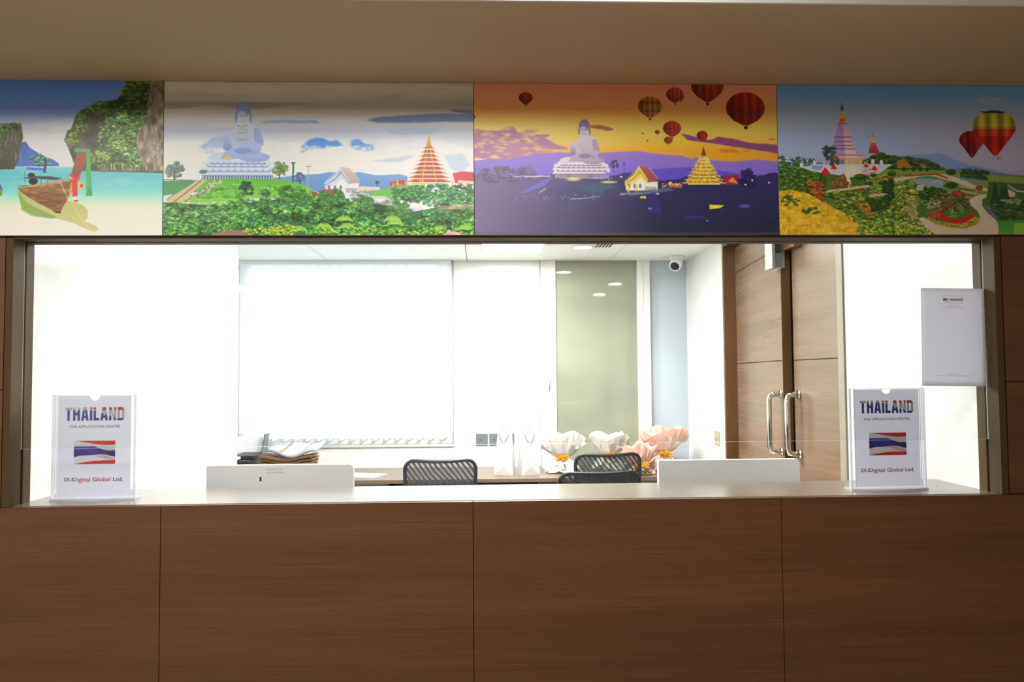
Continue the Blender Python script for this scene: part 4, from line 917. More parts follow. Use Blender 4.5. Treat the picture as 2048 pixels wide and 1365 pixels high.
def mural_dusk():
    c = Cv(949, 161, 1561, 471, 2, 31)
    c.grad([(161, (228, 150, 125)), (190, (225, 155, 110)), (215, (225, 165, 90)), (235, (228, 185, 80)), (255, (232, 200, 90)), (275, (238, 200, 85)), (295, (245, 180, 60)), (318, (248, 165, 55)), (330, (245, 160, 60)), (471, (60, 60, 90))])
    c.mix(np.clip((1150 - c.X) / 180, 0, 1) * np.clip((c.Y - 235) / 25, 0, 1), (235, 215, 155), .75)
    c.mix(np.clip((c.X - 1200) / 200, 0, 1) * np.clip((c.Y - 262) / 40, 0, 1), (250, 150, 30), .6)
    n = c.noise(46, 13, 5, 12); mk = np.clip((n - .44) * 7, 0, 1) * np.clip((1130 - c.X) / 60, 0, 1) * np.clip((c.Y - 252) / 10, 0, 1)
    c.mix(mk, (160, 115, 160), .9)
    for p in ([(949, 258), (1000, 259), (1012, 252), (1025, 250), (1034, 258), (1032, 270), (1070, 285), (1072, 306), (1040, 314), (990, 316), (949, 312), (949, 298), (965, 294), (949, 290)], [(1052, 266), (1100, 267), (1090, 274), (1110, 285), (1140, 294), (1130, 297), (1100, 296), (1070, 284)],
              [(1180, 248), (1200, 246), (1215, 250), (1228, 255), (1218, 258), (1200, 254), (1182, 252)]): c.soft(p, (158, 112, 158) if p[0][0] < 1100 else (150, 80, 70), .85, 2)
    for _ in range(60): x, y = c.r.uniform(949, 1080), c.r.uniform(252, 315); c.ell(x, y, c.r.uniform(5, 13), c.r.uniform(2, 4), (242, 200, 120), .5, 1)
    c.soft([(1366, 264), (1380, 266), (1400, 272), (1424, 277), (1440, 270), (1470, 274), (1500, 282), (1530, 284), (1561, 286), (1561, 303), (1530, 298), (1490, 292), (1450, 286), (1410, 280), (1380, 276)], (125, 70, 125), .95, 1.6)
    c.soft([(1440, 296), (1470, 294), (1482, 302), (1450, 302)], (205, 110, 60), .8, 1.5); c.ell(1497, 299, 8, 3.5, (215, 120, 70), .8, .6); c.ell(1550, 274, 9, 3, (190, 110, 70), .7, .6)
    c.poly([(949, 320), (980, 316), (1010, 318), (1040, 312), (1070, 306), (1120, 302), (1180, 304), (1240, 301), (1275, 299), (1310, 304), (1350, 308), (1365, 308), (1385, 315), (1395, 312), (1430, 318), (1470, 320), (1520, 316), (1561, 320), (1561, 380), (949, 380)], (150, 120, 205), c2=(110, 95, 215))
    c.poly([(1240, 345), (1290, 338), (1340, 334), (1400, 332), (1480, 345), (1561, 350), (1561, 385), (1240, 385)], (90, 70, 190), .8)
    # dark ground, hazier to the left
    u = np.clip((c.X - 949) / 380, 0, 1)[..., None]; v = np.clip((c.Y - 350) / 120, 0, 1)[..., None]
    gcol = (np.array((118, 100, 140)) * (1 - u) + np.array((52, 48, 100)) * u) * (1 - v) + (np.array((118, 105, 140)) * (1 - u) + np.array((36, 40, 62)) * u) * v
    edge = 352 + 6 * np.sin(c.X / 23) + 8 * (c.noise(25, 400, 3, 2) - .5); c.a = np.where((c.Y > edge)[..., None], gcol, c.a)
    c.blobs([(949, 340), (1040, 332), (1075, 345), (1075, 360), (949, 362)], 50, 5, 10, [(115, 98, 140)], .7, 1.05); c.ell(1058, 338, 8, 12, (115, 95, 145), .9, .5)
    c.poly([(1040, 385), (1085, 360), (1108, 350), (1090, 370), (1050, 386)], (110, 100, 205), .8); c.line([(1078, 385), (1092, 376)], 2, (170, 160, 200)); c.line([(1050, 352), (1100, 351)], 1.6, (220, 205, 230)); c.line([(1028, 352), (1055, 351)], 1.5, (190, 180, 215))
    c.ell(1150, 386, 62, 26, (70, 70, 120), .55, .7); c.ell(1200, 375, 45, 14, (60, 110, 120), .6, .7)
    seated_statue(c, 1170, 236, 355, (205, 200, 215), (130, 110, 150))
    c.ell(1147, 357, 18, 5, (200, 215, 110), .9, .8); c.ell(1218, 363, 20, 3.5, (200, 215, 100), .9, .8)
    c.line([(1216, 340), (1218, 366)], 1, (160, 165, 230)); c.ell(1217, 340, 7, 6, (170, 190, 255), .8, 1); c.ell(1217, 340, 2.6, 2.6, (235, 240, 255)); c.line([(1120, 355), (1225, 355)], 1.2, (210, 210, 220), .8); c.ell(1243, 352, 2, 2, (230, 230, 255))
    c.tree(1228, 328, 9, 16, (80, 65, 140), (70, 60, 130)); c.line([(1249, 326), (1249, 352)], 1.4, (80, 70, 150)); c.ell(1249, 326, 2.5, 2.5, (80, 70, 150))
    c.poly([(1198, 395), (1208, 382), (1220, 376), (1236, 376), (1248, 386), (1254, 396)], (72, 62, 100))
    for _ in range(70): c.ell(c.r.uniform(1010, 1200), c.r.uniform(388, 400), .9, .7, [(200, 190, 225), (120, 110, 210)][c.r.randint(2)], .8)
    c.line([(1140, 398), (1180, 395)], 1, (200, 190, 200)); c.line([(1180, 394), (1200, 392)], 1, (190, 180, 200)); c.line([(1240, 388), (1300, 385)], 1.6, (215, 215, 225))
    gable_hall(c, 1284, 362, 32, (235, 225, 215), (170, 90, 90), (235, 205, 90)); c.line([(1257, 370), (1257, 386)], 4, (235, 200, 40)); c.line([(1273, 368), (1273, 384)], 4, (235, 195, 30))
    c.poly([(1240, 384), (1340, 374), (1350, 380), (1260, 392)], (90, 110, 130), .7); c.ell(1342, 366, 5, 5, (255, 240, 150), 1, .8)
    for _ in range(70): c.ell(c.r.uniform(1325, 1365), c.r.uniform(366, 374), 1.5, 1.4, [(225, 150, 70), (150, 70, 100), (235, 190, 80)][c.r.randint(3)], .9, .4)
    c.poly([(1450, 348), (1480, 348), (1480, 368), (1450, 368)], (150, 40, 80)); c.poly([(1458, 362), (1468, 352), (1480, 366)], (225, 130, 60))
    tiered_tower(c, 1410, 288, 367, 44, (205, 140, 50), (250, 215, 80), (150, 60, 50), 8)
    for _ in range(160):
        t = c.r.rand(); c.ell(1410 + c.r.uniform(-1, 1) * (8 + 34 * t), 310 + 56 * t, 1.2, .9, (255, 235, 130), .8)
    c.blobs([(1482, 345), (1498, 334), (1512, 348), (1512, 370), (1480, 370)], 50, 4, 7, [(52, 42, 100)], .8, 1.05)
    for x, y in ((1508, 359), (1494, 368), (1542, 364)): c.ell(x, y, 2.5, 2.2, (215, 215, 255), 1, .7)
    c.poly([(1281, 392), (1292, 391), (1292, 397), (1280, 396)], (215, 205, 80), .9); c.ell(1315, 387, 4, 1.4, (220, 220, 230)); c.ell(1300, 417, 4, 2.4, (150, 190, 255), 1, .6); c.poly([(1297, 386), (1314, 386), (1324, 430), (1298, 425)], (60, 50, 130), .5)
    c.poly([(1420, 409), (1450, 410), (1442, 416), (1420, 418)], (235, 205, 60), .95); c.ell(1433, 414, 5, 3, (255, 240, 120), 1, .8); c.ell(1491, 412, 14, 4.5, (90, 90, 200), .85, .8)
    c.poly([(1368, 430), (1408, 432), (1408, 438), (1368, 438)], (60, 48, 120), .7); c.ell(1415, 442, 1.4, 1.1, (190, 200, 230)); c.ell(952, 441, 2, .8, (200, 200, 220))
    c.mix(np.clip((c.Y - 463) / 4, 0, 1), (85, 85, 95), .4)
    c.balloon(1053, 191, 14, 15, (215, 55, 40), (110, 60, 35)); c.balloon(949, 230, 4, 5, (190, 60, 40), (130, 50, 40))
    c.balloon(1303, 208, 24.5, 23, (165, 150, 60), (190, 110, 60), [(-.5, -.2, (190, 75, 45)), (.3, .45, (120, 120, 60))])
    c.balloon(1366, 187, 7, 10, (190, 70, 50), (160, 60, 45)); c.balloon(1354, 183, 18, 17, (215, 85, 60), (150, 60, 45)); c.balloon(1420, 166, 33, 32, (195, 75, 50), (150, 45, 40))
    c.balloon(1497, 211, 40, 35, (195, 45, 35), (120, 35, 30), [(.18, .30, (110, 60, 45))])
    c.balloon(1347, 253, 18.5, 17, (200, 75, 45), (170, 60, 45), [(-.1, .05, (150, 60, 45))]); c.balloon(1339, 277, 9, 8, (190, 80, 50), (150, 80, 60)); c.balloon(1317, 260, 5, 5, (200, 70, 45), (170, 70, 40)); c.balloon(1408, 267, 11.5, 11, (195, 45, 35), (160, 60, 40))
    for x, y in ((1287, 263), (1297, 278)): c.ell(x, y, 1.8, 1.6, (120, 50, 30))
    return c.out(.78)

def mural_garden():
    c = Cv(1553, 169, 2170, 473, 2, 41)
    c.grad([(169, (105, 165, 225)), (190, (115, 165, 220)), (220, (150, 180, 215)), (245, (160, 172, 205)), (280, (160, 180, 220)), (320, (165, 178, 215)), (350, (150, 155, 190)), (473, (120, 130, 160))])
    c.mix(np.clip((c.X - 1820) / 150, 0, 1) * np.clip((c.Y - 235) / 30, 0, 1), (178, 165, 185), .6)
    for _ in range(40): c.ell(c.r.uniform(1975, 2035), c.r.uniform(192, 208), c.r.uniform(6, 16), c.r.uniform(2, 5), (185, 185, 195), .2, 1)
    c.poly([(1800, 312), (1860, 310), (1890, 307), (1920, 320), (1950, 330), (1990, 338), (2030, 350), (2170, 355), (2170, 375), (1800, 360)], (120, 145, 205), .8); c.poly([(1900, 340), (1960, 335), (2000, 345), (2060, 352), (2100, 360), (1900, 365)], (95, 125, 190), .8)
    c.blobs([(1553, 316), (1600, 316), (1640, 322), (1660, 330), (1553, 345)], 60, 3, 6, [(50, 90, 90), (60, 110, 90)], .7, 1.1)
    c.poly([(1735, 320), (1760, 308), (1800, 314), (1860, 318), (1880, 328), (1905, 342), (1990, 348), (2060, 354), (2170, 352), (2170, 473), (1553, 473), (1553, 335), (1640, 335)], (80, 110, 50))
    c.blobs([(1735, 318), (1770, 308), (1800, 316), (1860, 320), (1900, 342), (1740, 336)], 120, 4, 8, [(60, 95, 50), (80, 115, 45), (45, 75, 45)], .7, 1.2)
    c.poly([(1800, 322), (1815, 320), (1835, 338), (1800, 338)], (190, 130, 50), .8); c.poly([(1848, 330), (1858, 330), (1866, 336), (1850, 337)], (180, 130, 60), .7)
    c.poly([(1740, 340), (1900, 342), (2170, 365), (2170, 400), (1740, 400)], (125, 150, 60))
    # stupa
    S = 1688
    c.blobs([(1553, 325), (1610, 330), (1650, 345), (1640, 360), (1553, 370)], 110, 4, 9, [(65, 110, 50), (85, 130, 55)])
    def cone(x, y0, y1, y2, w0, w1, l, d):
        c.poly([(x - w0, y0), (x + w0, y0), (x + w1, y1), (x - w1, y1)], l, c2=d)
        c.poly([(x - w0, y0), (x + w0 * .15, y0), (x + w1 * .15, y1), (x - w1, y1)], (130, 120, 205), .6)
    cone(S, 247, 320, 0, 8, 30, (205, 150, 175), (225, 205, 215))
    for y, w in ((247, 9.5), (275, 18), (284, 19), (292, 21), (299, 25), (311, 27)): c.line([(S - w, y), (S + w, y)], 1.7, (150, 70, 95))
    c.poly([(S - 26, 318), (S + 42, 318), (S + 38, 332), (S - 22, 332)], (215, 150, 120)); c.line([(S - 30, 312), (S + 42, 312)], 3, (225, 130, 130)); c.line([(S - 30, 316), (S + 42, 316)], 2, (235, 205, 205))
    c.poly([(S - 22, 321), (S + 2, 321), (S + 2, 333), (S - 22, 333)], (130, 115, 190)); c.poly([(S + 4, 320), (S + 38, 320), (S + 38, 331), (S + 4, 332)], (225, 185, 110)); c.poly([(S + 9, 323), (S + 19, 323), (S + 19, 332), (S + 9, 332)], (205, 175, 165)); c.poly([(S + 24, 322), (S + 34, 322), (S + 34, 331), (S + 24, 331)], (205, 160, 150))
    c.ell(S, 237, 8, 7, (215, 165, 50)); c.poly([(S, 220), (S + 5, 234), (S - 5, 234)], (215, 175, 60)); c.ell(S, 241, 6, 4, (195, 95, 40)); c.poly([(S, 207), (S + 4, 219), (S - 4, 219)], (80, 85, 110)); c.line([(S, 204), (S, 224)], 1.2, (70, 70, 90))
    c.poly([(1746, 287), (1756, 287), (1764, 308), (1740, 308)], (205, 80, 80), c2=(150, 60, 70)); c.poly([(1751, 266), (1755, 287), (1747, 287)], (225, 180, 60)); c.line([(1751, 264), (1751, 275)], 1.1, (70, 60, 70))
    # terraces
    c.poly([(1600, 336), (1640, 330), (1668, 330), (1740, 330), (1790, 330), (1760, 350), (1700, 356), (1620, 344)], (200, 205, 225)); c.poly([(1625, 333), (1655, 334), (1645, 344), (1622, 340)], (140, 160, 210))
    for x, y, s in ((1650, 336, 13), (1668, 330, 9), (1735, 327, 8), (1752, 332, 9)):
        c.poly([(x - s, y + s * .9), (x - s * .2, y - s * .2), (x + s * .15, y - s * .2), (x + s, y + s * .9)], (225, 215, 225)); c.poly([(x - s * .8, y + s), (x, y), (x + s * .85, y + s)], (205, 45, 40)); c.poly([(x - s * .8, y + s), (x + s * .85, y + s), (x, y + s * 1.25)], (190, 50, 45))
    for x, y in ((1598, 328), (1625, 323), (1746, 320), (1764, 322)): c.poly([(x, y), (x + 6, y), (x + 7, y + 9), (x, y + 9)], (220, 220, 235))
    c.poly([(1693, 335), (1712, 332), (1728, 350), (1700, 352), (1704, 378), (1697, 378), (1692, 352)], (225, 215, 190)); c.line([(1726, 346), (1745, 340)], 2, (205, 110, 90)); c.line([(1728, 351), (1760, 345)], 3, (215, 140, 130))
    c.blobs([(1664, 334), (1672, 296), (1650, 300), (1645, 312), (1655, 320)], 22, 3, 6, [(70, 90, 80)]); c.tree(1655, 305, 11, 20, (60, 80, 75)); c.blobs([(1660, 312), (1680, 318), (1676, 330), (1662, 326)], 14, 3, 5, [(90, 100, 70)])
    c.blobs([(1700, 355), (1760, 350), (1860, 352), (1900, 372), (1870, 420), (1700, 385)], 130, 3, 6, [(95, 140, 50), (70, 110, 45), (130, 160, 60)], .6)
    for x, y, rx, ry in ((1722, 356, 14, 7), (1740, 369, 10, 5), (1770, 368, 12, 5), (1750, 352, 8, 4), (1788, 349, 10, 6)): c.ell(x, y, rx, ry, (40, 75, 35), 1, .4); c.ell(x - 1, y - 2, rx * .7, ry * .5, (75, 115, 50), .9, .6)
    for x in (1814, 1833, 1848, 1862): c.ell(x, 340, 5, 5, (50, 75, 35), 1, .4)
    c.line([(1650, 385), (1700, 380), (1740, 374)], 4, (205, 190, 165)); c.line([(1700, 398), (1740, 395), (1790, 388)], 4, (200, 185, 160)); c.line([(1690, 388), (1735, 381)], 3, (170, 55, 45)); c.line([(1720, 397), (1780, 383)], 2, (190, 110, 120))
    c.line([(1693, 392), (1745, 389)], 2.5, (60, 105, 45)); c.line([(1745, 362), (1790, 356)], 2, (190, 60, 50)); c.poly([(1690, 365), (1700, 366), (1696, 376), (1688, 374)], (190, 50, 40))
    c.blobs([(1560, 345), (1620, 350), (1650, 362), (1665, 395), (1620, 395), (1560, 380)], 150, 4, 9, [(70, 105, 45), (95, 130, 50), (60, 90, 40)])
    c.blobs([(1610, 365), (1650, 370), (1660, 400), (1622, 402)], 60, 3, 6, [(185, 90, 45), (160, 80, 50)]); c.blobs([(1660, 352), (1690, 350), (1690, 375), (1665, 380)], 35, 3, 6, [(170, 100, 50), (130, 110, 50)])
    # yellow meadow
    me_ = [(1553, 385), (1580, 382), (1615, 390), (1640, 405), (1680, 425), (1720, 445), (1760, 473), (1553, 473)]
    c.poly(me_, (225, 180, 45), tex=.18); b, mk = c.mask(me_); nn = c.noise(10, 5, 4, 6)[b]; c.a[b] = np.where(mk[..., None], c.a[b] * (.65 + .6 * nn[..., None]), c.a[b])
    for _ in range(900):
        x, y = c.r.uniform(1553, 1740), c.r.uniform(388, 472)
        if y > 388 + (x - 1600) * .42: c.line([(x, y), (x + c.r.uniform(-2, 2), y - c.r.uniform(3, 7))], .9, [(240, 205, 70), (200, 140, 30), (235, 190, 50)][c.r.randint(3)], .8)
    c.blobs([(1560, 395), (1575, 392), (1600, 405), (1590, 415), (1560, 412)], 26, 3, 6, [(50, 95, 45)], .5); c.blobs([(1600, 423), (1630, 418), (1640, 428), (1610, 432)], 22, 3, 6, [(60, 95, 40)], .5)
    c.blobs([(1655, 385), (1700, 388), (1760, 400), (1800, 420), (1820, 473), (1760, 473), (1700, 440), (1660, 410)], 240, 3.5, 8, [(130, 150, 45), (100, 130, 45), (80, 115, 45), (155, 165, 50)])
    c.blobs([(1712, 412), (1735, 410), (1755, 430), (1735, 436)], 24, 3, 6, [(215, 130, 50)]); c.blobs([(1730, 400), (1775, 398), (1780, 420), (1745, 426)], 40, 4, 7, [(50, 85, 40)]); c.blobs([(1772, 365), (1790, 358), (1792, 402), (1770, 402)], 34, 4, 7, [(40, 75, 35)])
    c.blobs([(1715, 445), (1800, 440), (1860, 460), (1875, 473), (1715, 473)], 170, 3, 6, [(130, 170, 50), (160, 190, 60), (90, 130, 45)])
    # right garden
    c.poly([(1790, 360), (1830, 352), (1900, 350), (1935, 360), (1960, 372), (1990, 380), (1990, 386), (1950, 378), (1920, 366), (1880, 356), (1830, 358), (1795, 366)], (205, 190, 170))
    c.line([(1815, 354), (1880, 350), (1905, 358)], 3, (175, 60, 45)); c.ell(1862, 359, 26, 5, (90, 140, 85)); c.poly([(1832, 360), (1870, 359), (1895, 366), (1894, 378), (1868, 376), (1836, 366)], (140, 160, 185), .95); c.line([(1872, 372), (1878, 364), (1886, 362), (1892, 370)], 1.2, (190, 205, 215))
    c.blobs([(1836, 372), (1870, 378), (1900, 384), (1895, 400), (1850, 400)], 80, 3.5, 7, [(45, 75, 40), (65, 100, 45)]); c.ell(1912, 373, 15, 8, (50, 85, 40), 1, .4); c.blobs([(1880, 388), (1935, 385), (1950, 420), (1900, 428), (1860, 415)], 160, 2.5, 6, [(75, 115, 50), (130, 45, 60), (60, 90, 45), (185, 60, 45), (120, 140, 60)])
    c.poly([(1840, 372), (1856, 370), (1852, 384), (1838, 382)], (190, 180, 160)); c.blobs([(1915, 385), (1935, 388), (1932, 398), (1918, 396)], 18, 2.5, 4, [(215, 55, 40)])
    for y0 in (374, 384): c.line([(1930, y0), (1965, y0 + 6)], 2.2, (190, 175, 165)); c.line([(1925, y0 + 5), (1960, y0 + 10)], 2.4, (120, 60, 70))
    c.blobs([(1934, 338), (1990, 344), (1985, 362), (1934, 356)], 50, 4, 7, [(55, 85, 45)], .7); c.poly([(1930, 356), (1985, 362), (1985, 368), (1930, 362)], (110, 140, 160), .8); c.tree(1937, 345, 6, 8, (45, 75, 40)); c.tree(1976, 348, 6, 8, (45, 75, 40)); c.ell(1912, 346, 12, 7, (55, 80, 40), 1, .4); c.ell(1970, 378, 9, 6, (150, 60, 70), 1, .4)
    path = [(1968, 392), (1990, 390), (1975, 402), (1975, 415), (1985, 428), (2000, 440), (2010, 455), (2006, 473), (1875, 473), (1855, 458), (1840, 440), (1850, 437), (1880, 452), (1910, 460), (1940, 460), (1962, 452), (1970, 438), (1965, 425), (1950, 412), (1948, 402)]
    c.poly(path, (205, 190, 172), c2=(200, 182, 160))
    c.poly([(1858, 442), (1875, 452), (1910, 460), (1945, 458), (1968, 447), (1970, 440), (1960, 436), (1940, 447), (1905, 450), (1880, 445), (1862, 436)], (165, 155, 55)); c.blobs([(1862, 440), (1880, 450), (1910, 457), (1945, 455), (1966, 444), (1960, 440), (1905, 450)], 80, 2, 3.6, [(175, 170, 60), (185, 130, 50)], .6)
    for k in range(26): t = k / 25; a = .4 + 2.5 * t; c.ell(1920 + 36 * math.cos(a), 424 + 22 * math.sin(a), 6.5 * (1 - abs(t - .4) * .6), 4.6, (200, 30, 30), 1, .3)
    c.blobs([(1860, 428), (1880, 425), (1888, 440), (1866, 440)], 30, 2.5, 5, [(190, 90, 50)]); c.blobs([(1905, 415), (1932, 415), (1935, 436), (1905, 438)], 40, 2.5, 5, [(130, 165, 70), (75, 115, 60)]); c.blobs([(1860, 405), (1888, 405), (1885, 420), (1862, 420)], 26, 2.5, 4, [(165, 185, 130)])
    c.blobs([(1835, 375), (1838, 440), (1815, 455), (1795, 400), (1800, 370)], 110, 3, 6, [(165, 170, 70), (190, 185, 90), (110, 130, 50)])
    for k in range(9): a = -.5 + k * .12; c.line([(1829, 448), (1829 + 16 * a, 425), (1829 + 30 * a, 400)], 1, (170, 150, 110))
    c.blobs([(1790, 440), (1840, 445), (1874, 473), (1790, 473)], 110, 2.5, 6, [(150, 185, 60), (195, 200, 70), (110, 150, 50)])
    c.poly([(1990, 365), (2048, 368), (2170, 380), (2170, 473), (2010, 473), (2008, 450), (1995, 430), (1980, 412), (1985, 395)], (70, 100, 45))
    c.poly([(2030, 380), (2046, 388), (2044, 396), (2030, 396)], (200, 185, 165)); c.line([(2030, 372), (2048, 384), (2170, 395)], 3, (190, 175, 155))
    for x, y0, y1, w in ((2003, 362, 412, 12), (2018, 365, 412, 10), (2026, 368, 405, 8)): c.poly([(x, y0), (x + w, y1), (x - w, y1)], (40, 68, 40), tex=.25)
    c.blobs([(1988, 408), (2170, 400), (2170, 440), (2010, 440)], 180, 4, 8, [(45, 80, 40), (60, 95, 45)]); c.blobs([(2012, 402), (2060, 402), (2060, 412), (2014, 410)], 40, 2.5, 4, [(150, 170, 120)]); c.blobs([(1978, 415), (1988, 415), (2005, 440), (1998, 440)], 40, 1.8, 3, [(130, 115, 165)]); c.poly([(2006, 445), (2170, 440), (2170, 473), (2008, 473)], (60, 130, 60), c2=(90, 150, 50), tex=.08); c.poly([(2040, 450), (2170, 445), (2170, 473), (2040, 473)], (140, 180, 50), .8)
    # balloons
    def heart(x, y, r, h, bands):
        pts = [(x + r * math.cos(a), y - r * .72 * math.sin(a)) for a in [PI * k / 20 for k in range(21)]] + [(x - r * .97, y + r * .2), (x - r * .7, y + r * .55), (x - r * .08, y + h), (x + r * .08, y + h), (x + r * .7, y + r * .55), (x + r * .97, y + r * .2)]
        b, m = c.mask(pts); X, Y = c.X[b], c.Y[b]; rib = .82 + .18 * np.cos((X - x) / r * 11)
        for ya, yb, col in bands: mm = m & (Y >= y + ya * r) & (Y < y + yb * r); c.a[b] = np.where(mm[..., None], np.array(col, float) * rib[..., None], c.a[b])
    heart(1957, 280, 26, 36, [(-1, .1, (150, 30, 40)), (.1, 2, (120, 35, 45))]); c.poly([(1961, 265), (1975, 268), (1984, 285), (1966, 305)], (200, 45, 45), .6); c.poly([(1959, 318), (1965, 318), (1964, 323), (1960, 323)], (190, 170, 160))
    heart(2006, 252, 46, 60, [(-1, -.60, (60, 75, 60)), (-.60, .02, (205, 195, 60)), (.02, .12, (215, 150, 50)), (.12, .45, (225, 75, 40)), (.45, 2, (195, 35, 35))]); c.line([(1978, 222), (2026, 222)], 2, (50, 60, 90)); c.poly([(2009, 314), (2018, 314), (2018, 321), (2009, 321)], (165, 150, 120))
    return c.out(.80)

ZT, ZB = 2.2765, 1.829
for fn_, xa, xb, lab in ((mural_beach, -1.8090, -.9155, 'printed wall panel of a wooden boat on turquoise shallows below cliffs'),
                         (mural_day, -.9135, -.0240, 'printed wall panel of a pale seated statue and red tiered tower in daylight'),
                         (mural_dusk, -.0220, .8735, 'printed wall panel of an orange sunset with many hot air balloons over dark hills'),
                         (mural_garden, .8755, 1.7700, 'printed wall panel of a pink and white stupa above a flower garden')):
    tag(paint_grid('wall_mural', fn_(), xa, xb, ZB, ZT, -.012, None, .0115), lab, 'wall mural', 'printed panels above the counter')

# ------------------------------------------------------------------ sign holders on the counter
def flag_mat(name, x0, x1, z0, z1):
    """letters coloured like a waving flag: blue below, grey between, red above right"""
    m = mat(name, (1, 1, 1), .5); tc = N(m, 'ShaderNodeTexCoord'); sp_ = N(m, 'ShaderNodeSeparateXYZ'); LK(m, tc.outputs['Object'], sp_.inputs[0])
    def mr(src, a, b, c, d, sm=False):
        n = N(m, 'ShaderNodeMapRange'); n.interpolation_type = 'SMOOTHSTEP' if sm else 'LINEAR'
        for i, q in enumerate((a, b, c, d)): n.inputs[i + 1].default_value = q
        LK(m, src, n.inputs[0]); return n.outputs[0]
    u, v = mr(sp_.outputs[0], x0, x1, 0, 1), mr(sp_.outputs[2], z0, z1, 0, 1)
    bl_, rd = mr(u, .42, .92, .80, .17, True), mr(u, .22, .62, 1.0, .80, True)
    def lt(a, b): n = N(m, 'ShaderNodeMath', operation='LESS_THAN'); LK(m, a, n.inputs[0]); LK(m, b, n.inputs[1]); return n.outputs[0]
    def mix(fac, a, b):
        n = N(m, 'ShaderNodeMix', data_type='RGBA'); LK(m, fac, n.inputs[0])
        if isinstance(a, tuple): n.inputs[6].default_value = (*a, 1)
        else: LK(m, a, n.inputs[6])
        n.inputs[7].default_value = (*b, 1); return n.outputs[2]
    c = mix(lt(v, bl_), (.50, .50, .53), (.045, .035, .30)); c = mix(lt(rd, v), c, (.60, .03, .03))
    LK(m, c, bsdf(m).inputs['Base Color']); return m

def block_letters(name, word, mt, parent, x0, x1, z0, z1, y):
    R = lambda a, b, c, d: [(a, c), (b, c), (b, d), (a, d)]
    SH = {'T': (.95, [R(0, 1, .8, 1), R(.31, .69, 0, .8)]), 'H': (1, [R(0, .37, 0, 1), R(.63, 1, 0, 1), R(.37, .63, .4, .62)]),
          'A': (1.08, [[(0, 0), (.33, 0), (.375, .2), (.43, .38), (.5, .8), (.5, 1), (.27, 1)], [(1, 0), (.67, 0), (.625, .2), (.57, .38), (.5, .8), (.5, 1), (.73, 1)], [(.375, .2), (.625, .2), (.57, .38), (.43, .38)]]),
          'I': (.37, [R(0, 1, 0, 1)]), 'L': (.82, [R(0, .44, 0, 1), R(.44, 1, 0, .21)]), 'N': (1.04, [R(0, .33, 0, 1), R(.67, 1, 0, 1), [(.33, 1), (.67, .38), (.67, 0), (.33, .62)]]),
          'D': (1, [R(0, .37, 0, 1), [(.37, 1), (.76, 1), (1, .82), (.63, .8), (.37, .8)], [(1, .82), (.63, .8), (.63, .2), (1, .18)], [(.37, 0), (.76, 0), (1, .18), (.63, .2), (.37, .2)]])}
    tot = sum(SH[c][0] for c in word) + .16 * (len(word) - 1); k = (x1 - x0) / tot; x = x0; b = B()
    for c in word:
        w_, ps = SH[c]
        for p in ps: b.add([(x + u * w_ * k, y, z0 + v * (z1 - z0)) for u, v in p], [tuple(range(len(p)))])
        x += (w_ + .16) * k
    return b.obj(name, mt, parent)

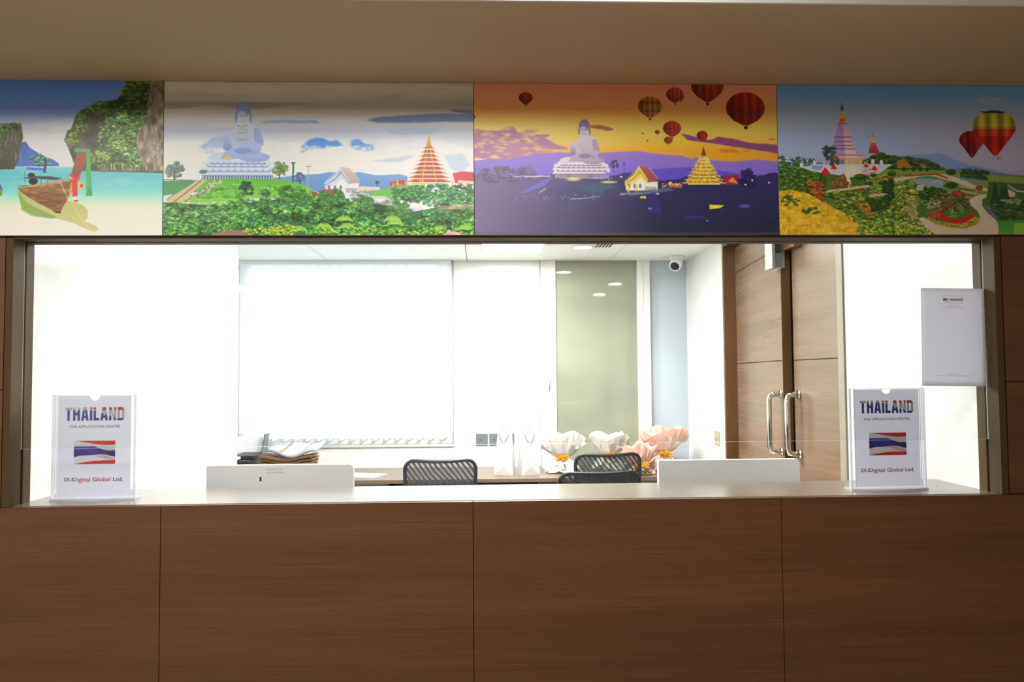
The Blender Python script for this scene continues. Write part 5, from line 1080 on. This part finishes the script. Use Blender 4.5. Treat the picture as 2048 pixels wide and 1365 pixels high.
def sign_holder(cx, cy, rz, label):
    t = thing('sign_holder', label, 'sign holder', (cx, cy, ZC), rz, 'acrylic sign holders on the counter')
    W, H = .118, .312
    s = B(); n = 16
    # curved clear front sheet with a thumb notch, flat clear back sheet
    notch = [(.016 * math.cos(a), H - .018 * math.sin(a)) for a in [PI * k / 10 for k in range(11)]]
    out = [(-W, .002), (W, .002), (W, H)] + notch + [(-W, H)]
    s.prism(out, -.0095, -.0080); s.prism([(-W, .002), (W, .002), (W, H + .0), (-W, H)], -.003, -.0015)
    s.obj('acrylic_sheet', M_acryl, t)
    r = B()
    for sx in (-1, 1):
        r.rbox(sx * (W + .002) - .0035, sx * (W + .002) + .0035, -.012, 0, .004, H + .001, .0015)
        r.box(sx * (W - .011) - .0012, sx * (W - .011) + .0012, -.0105, -.0095, .006, H)
    r.box(-W, W, -.0100, -.0078, H - .0012, H + .0002)
    r.obj('side_rim', M_acrylrim, t)
    b = B(); pts = []
    for k in range(n + 1):
        u = -1 + 2 * k / n; pts.append((u * (W + .006), -.018 - .030 * (1 - u * u)))
    v = [(x, y, z) for z in (0, .006) for x, y in pts] + [(W + .006, .03, 0), (-W - .006, .03, 0), (W + .006, .03, .006), (-W - .006, .03, .006)]
    q = n + 1; e = 2 * q
    f = [tuple(range(q)) + (e, e + 1), tuple(range(q, 2 * q)) + (e + 2, e + 3)] + [(i, i + 1, q + i + 1, q + i) for i in range(n)] + [(q - 1, e, e + 2, 2 * q - 1), (0, q, e + 3, e + 1), (e, e + 1, e + 3, e + 2)]
    b.add(v, f); b.obj('acrylic_base', M_acrylrim, t)
    p = B(); pw = .1055; p.prism([(-pw, .010), (pw, .010), (pw, H - .003)] + [(.014 * math.cos(a), H - .003 - .014 * math.sin(a)) for a in [PI * k / 10 for k in range(11)]] + [(-pw, H - .003)], -.0072, -.0070)
    pp = p.obj('sign_paper', M_paper, t); y = -.0075
    # positions measured on the sheet: z fraction of the holder height
    Z = lambda f_: H * (1 - f_)
    z0, z1 = Z(.246), Z(.120); x0, x1 = -.0865, .087
    block_letters('country_lettering', 'THAILAND', flag_mat('flag_letters_%d' % len(bpy.data.materials), x0, x1, z0, z1), pp, x0, x1, z0, z1, y)
    text_mesh('office_lettering', 'VISA APPLICATION CENTRE', M_ink, pp, 0, Z(.303), .150, .0082, y=y, bold=.004)
    # company line in dark and red pieces
    pieces = [('D', M_ink, .072), ('U', M_red, .068), ('D', M_ink, .072), ('igital', M_red, .230), ('G', M_ink, .080), ('lobal', M_red, .230), ('Ltd.', M_ink, .18)]
    xs_ = -.0865; wid = .173; gap = {3: .028, 5: .028}; zc = Z(.805)
    tot = sum(q_[2] for q_ in pieces) + .056
    for i, (s_, mt, wf_) in enumerate(pieces):
        w_ = wid * wf_ / tot; hh = {'igital': .0165, 'D': .0108, 'U': .0108, 'G': .0112, 'lobal': .0120, 'Ltd.': .0115}[s_]
        zz = zc + {'igital': -.0022}.get(s_, .0)
        text_mesh('company_lettering', s_, mt, pp, xs_ + w_ / 2, zz, w_ * .93, hh, y=y, bold=.012 if len(s_) > 1 else .012); xs_ += w_ + wid * gap.get(i, 0) / tot
    paint_grid('flag_print', flag_canvas(), -.0595, .0615, Z(.660), Z(.438), y, pp)
    return t
sign_holder(-1.160, .128, 0, 'clear acrylic holder with visa centre sign at the left end of counter')
sign_holder(1.2465, .125, .06, 'clear acrylic holder with visa centre sign under the notice at right')

# ------------------------------------------------------------------ notice taped to the glass
nt_ = thing('notice_sheet', 'white printed notice sheet taped to the right end of the glass screen', 'notice', (1.4245, .0535, 1.527))
nt_.rotation_euler = (0, math.radians(.9), 0)
b = B(); b.grid(lambda u, v: Vector((-.0975 + .197 * u, -.001 - .0012 * math.sin(7 * u + 3 * v) ** 2, -.1485 + .297 * v)), 16, 16); pp = b.obj('paper', M_notice, nt_)
pp.modifiers.new('t', 'SOLIDIFY').thickness = .0003
y = -.0031; zt = .1485
for z in (zt - .0238, zt - .0580): B().box(-.034, .034, y - .0002, y, z - .0004, z + .0004).obj('red_rule', M_red, nt_)
block_letters('country_lettering', 'THAILAND', flag_mat('flag_letters_n', -.012, .033, zt - .038, zt - .0305), nt_, -.012, .033, zt - .038, zt - .0305, y)
fl = B()
for i, mi in enumerate((0, 2, 1, 2, 0)): fl.box(-.030, -.0155, y - .0002, y, zt - .0385 + i * .0017 - .0004, zt - .0385 + i * .0017 + .0011, mi)
fl.obj('small_flag', [M_red, M_ink, M_greyink], nt_)
text_mesh('office_lettering', 'VISA APPLICATION CENTRE', M_ink, nt_, .001, zt - .0445, .058, .0026, y=y)
text_mesh('company_lettering', 'DUDigital Global Ltd.', M_red, nt_, 0, zt - .0545, .040, .0030, y=y)
text_mesh('company_lettering', 'DUDigital Global', M_red, nt_, .0, -zt + .0365, .030, .0028, y=y)
B().box(-.055, .055, y - .0002, y, -zt + .0308, -zt + .0316).obj('small_print', M_greyink, nt_)
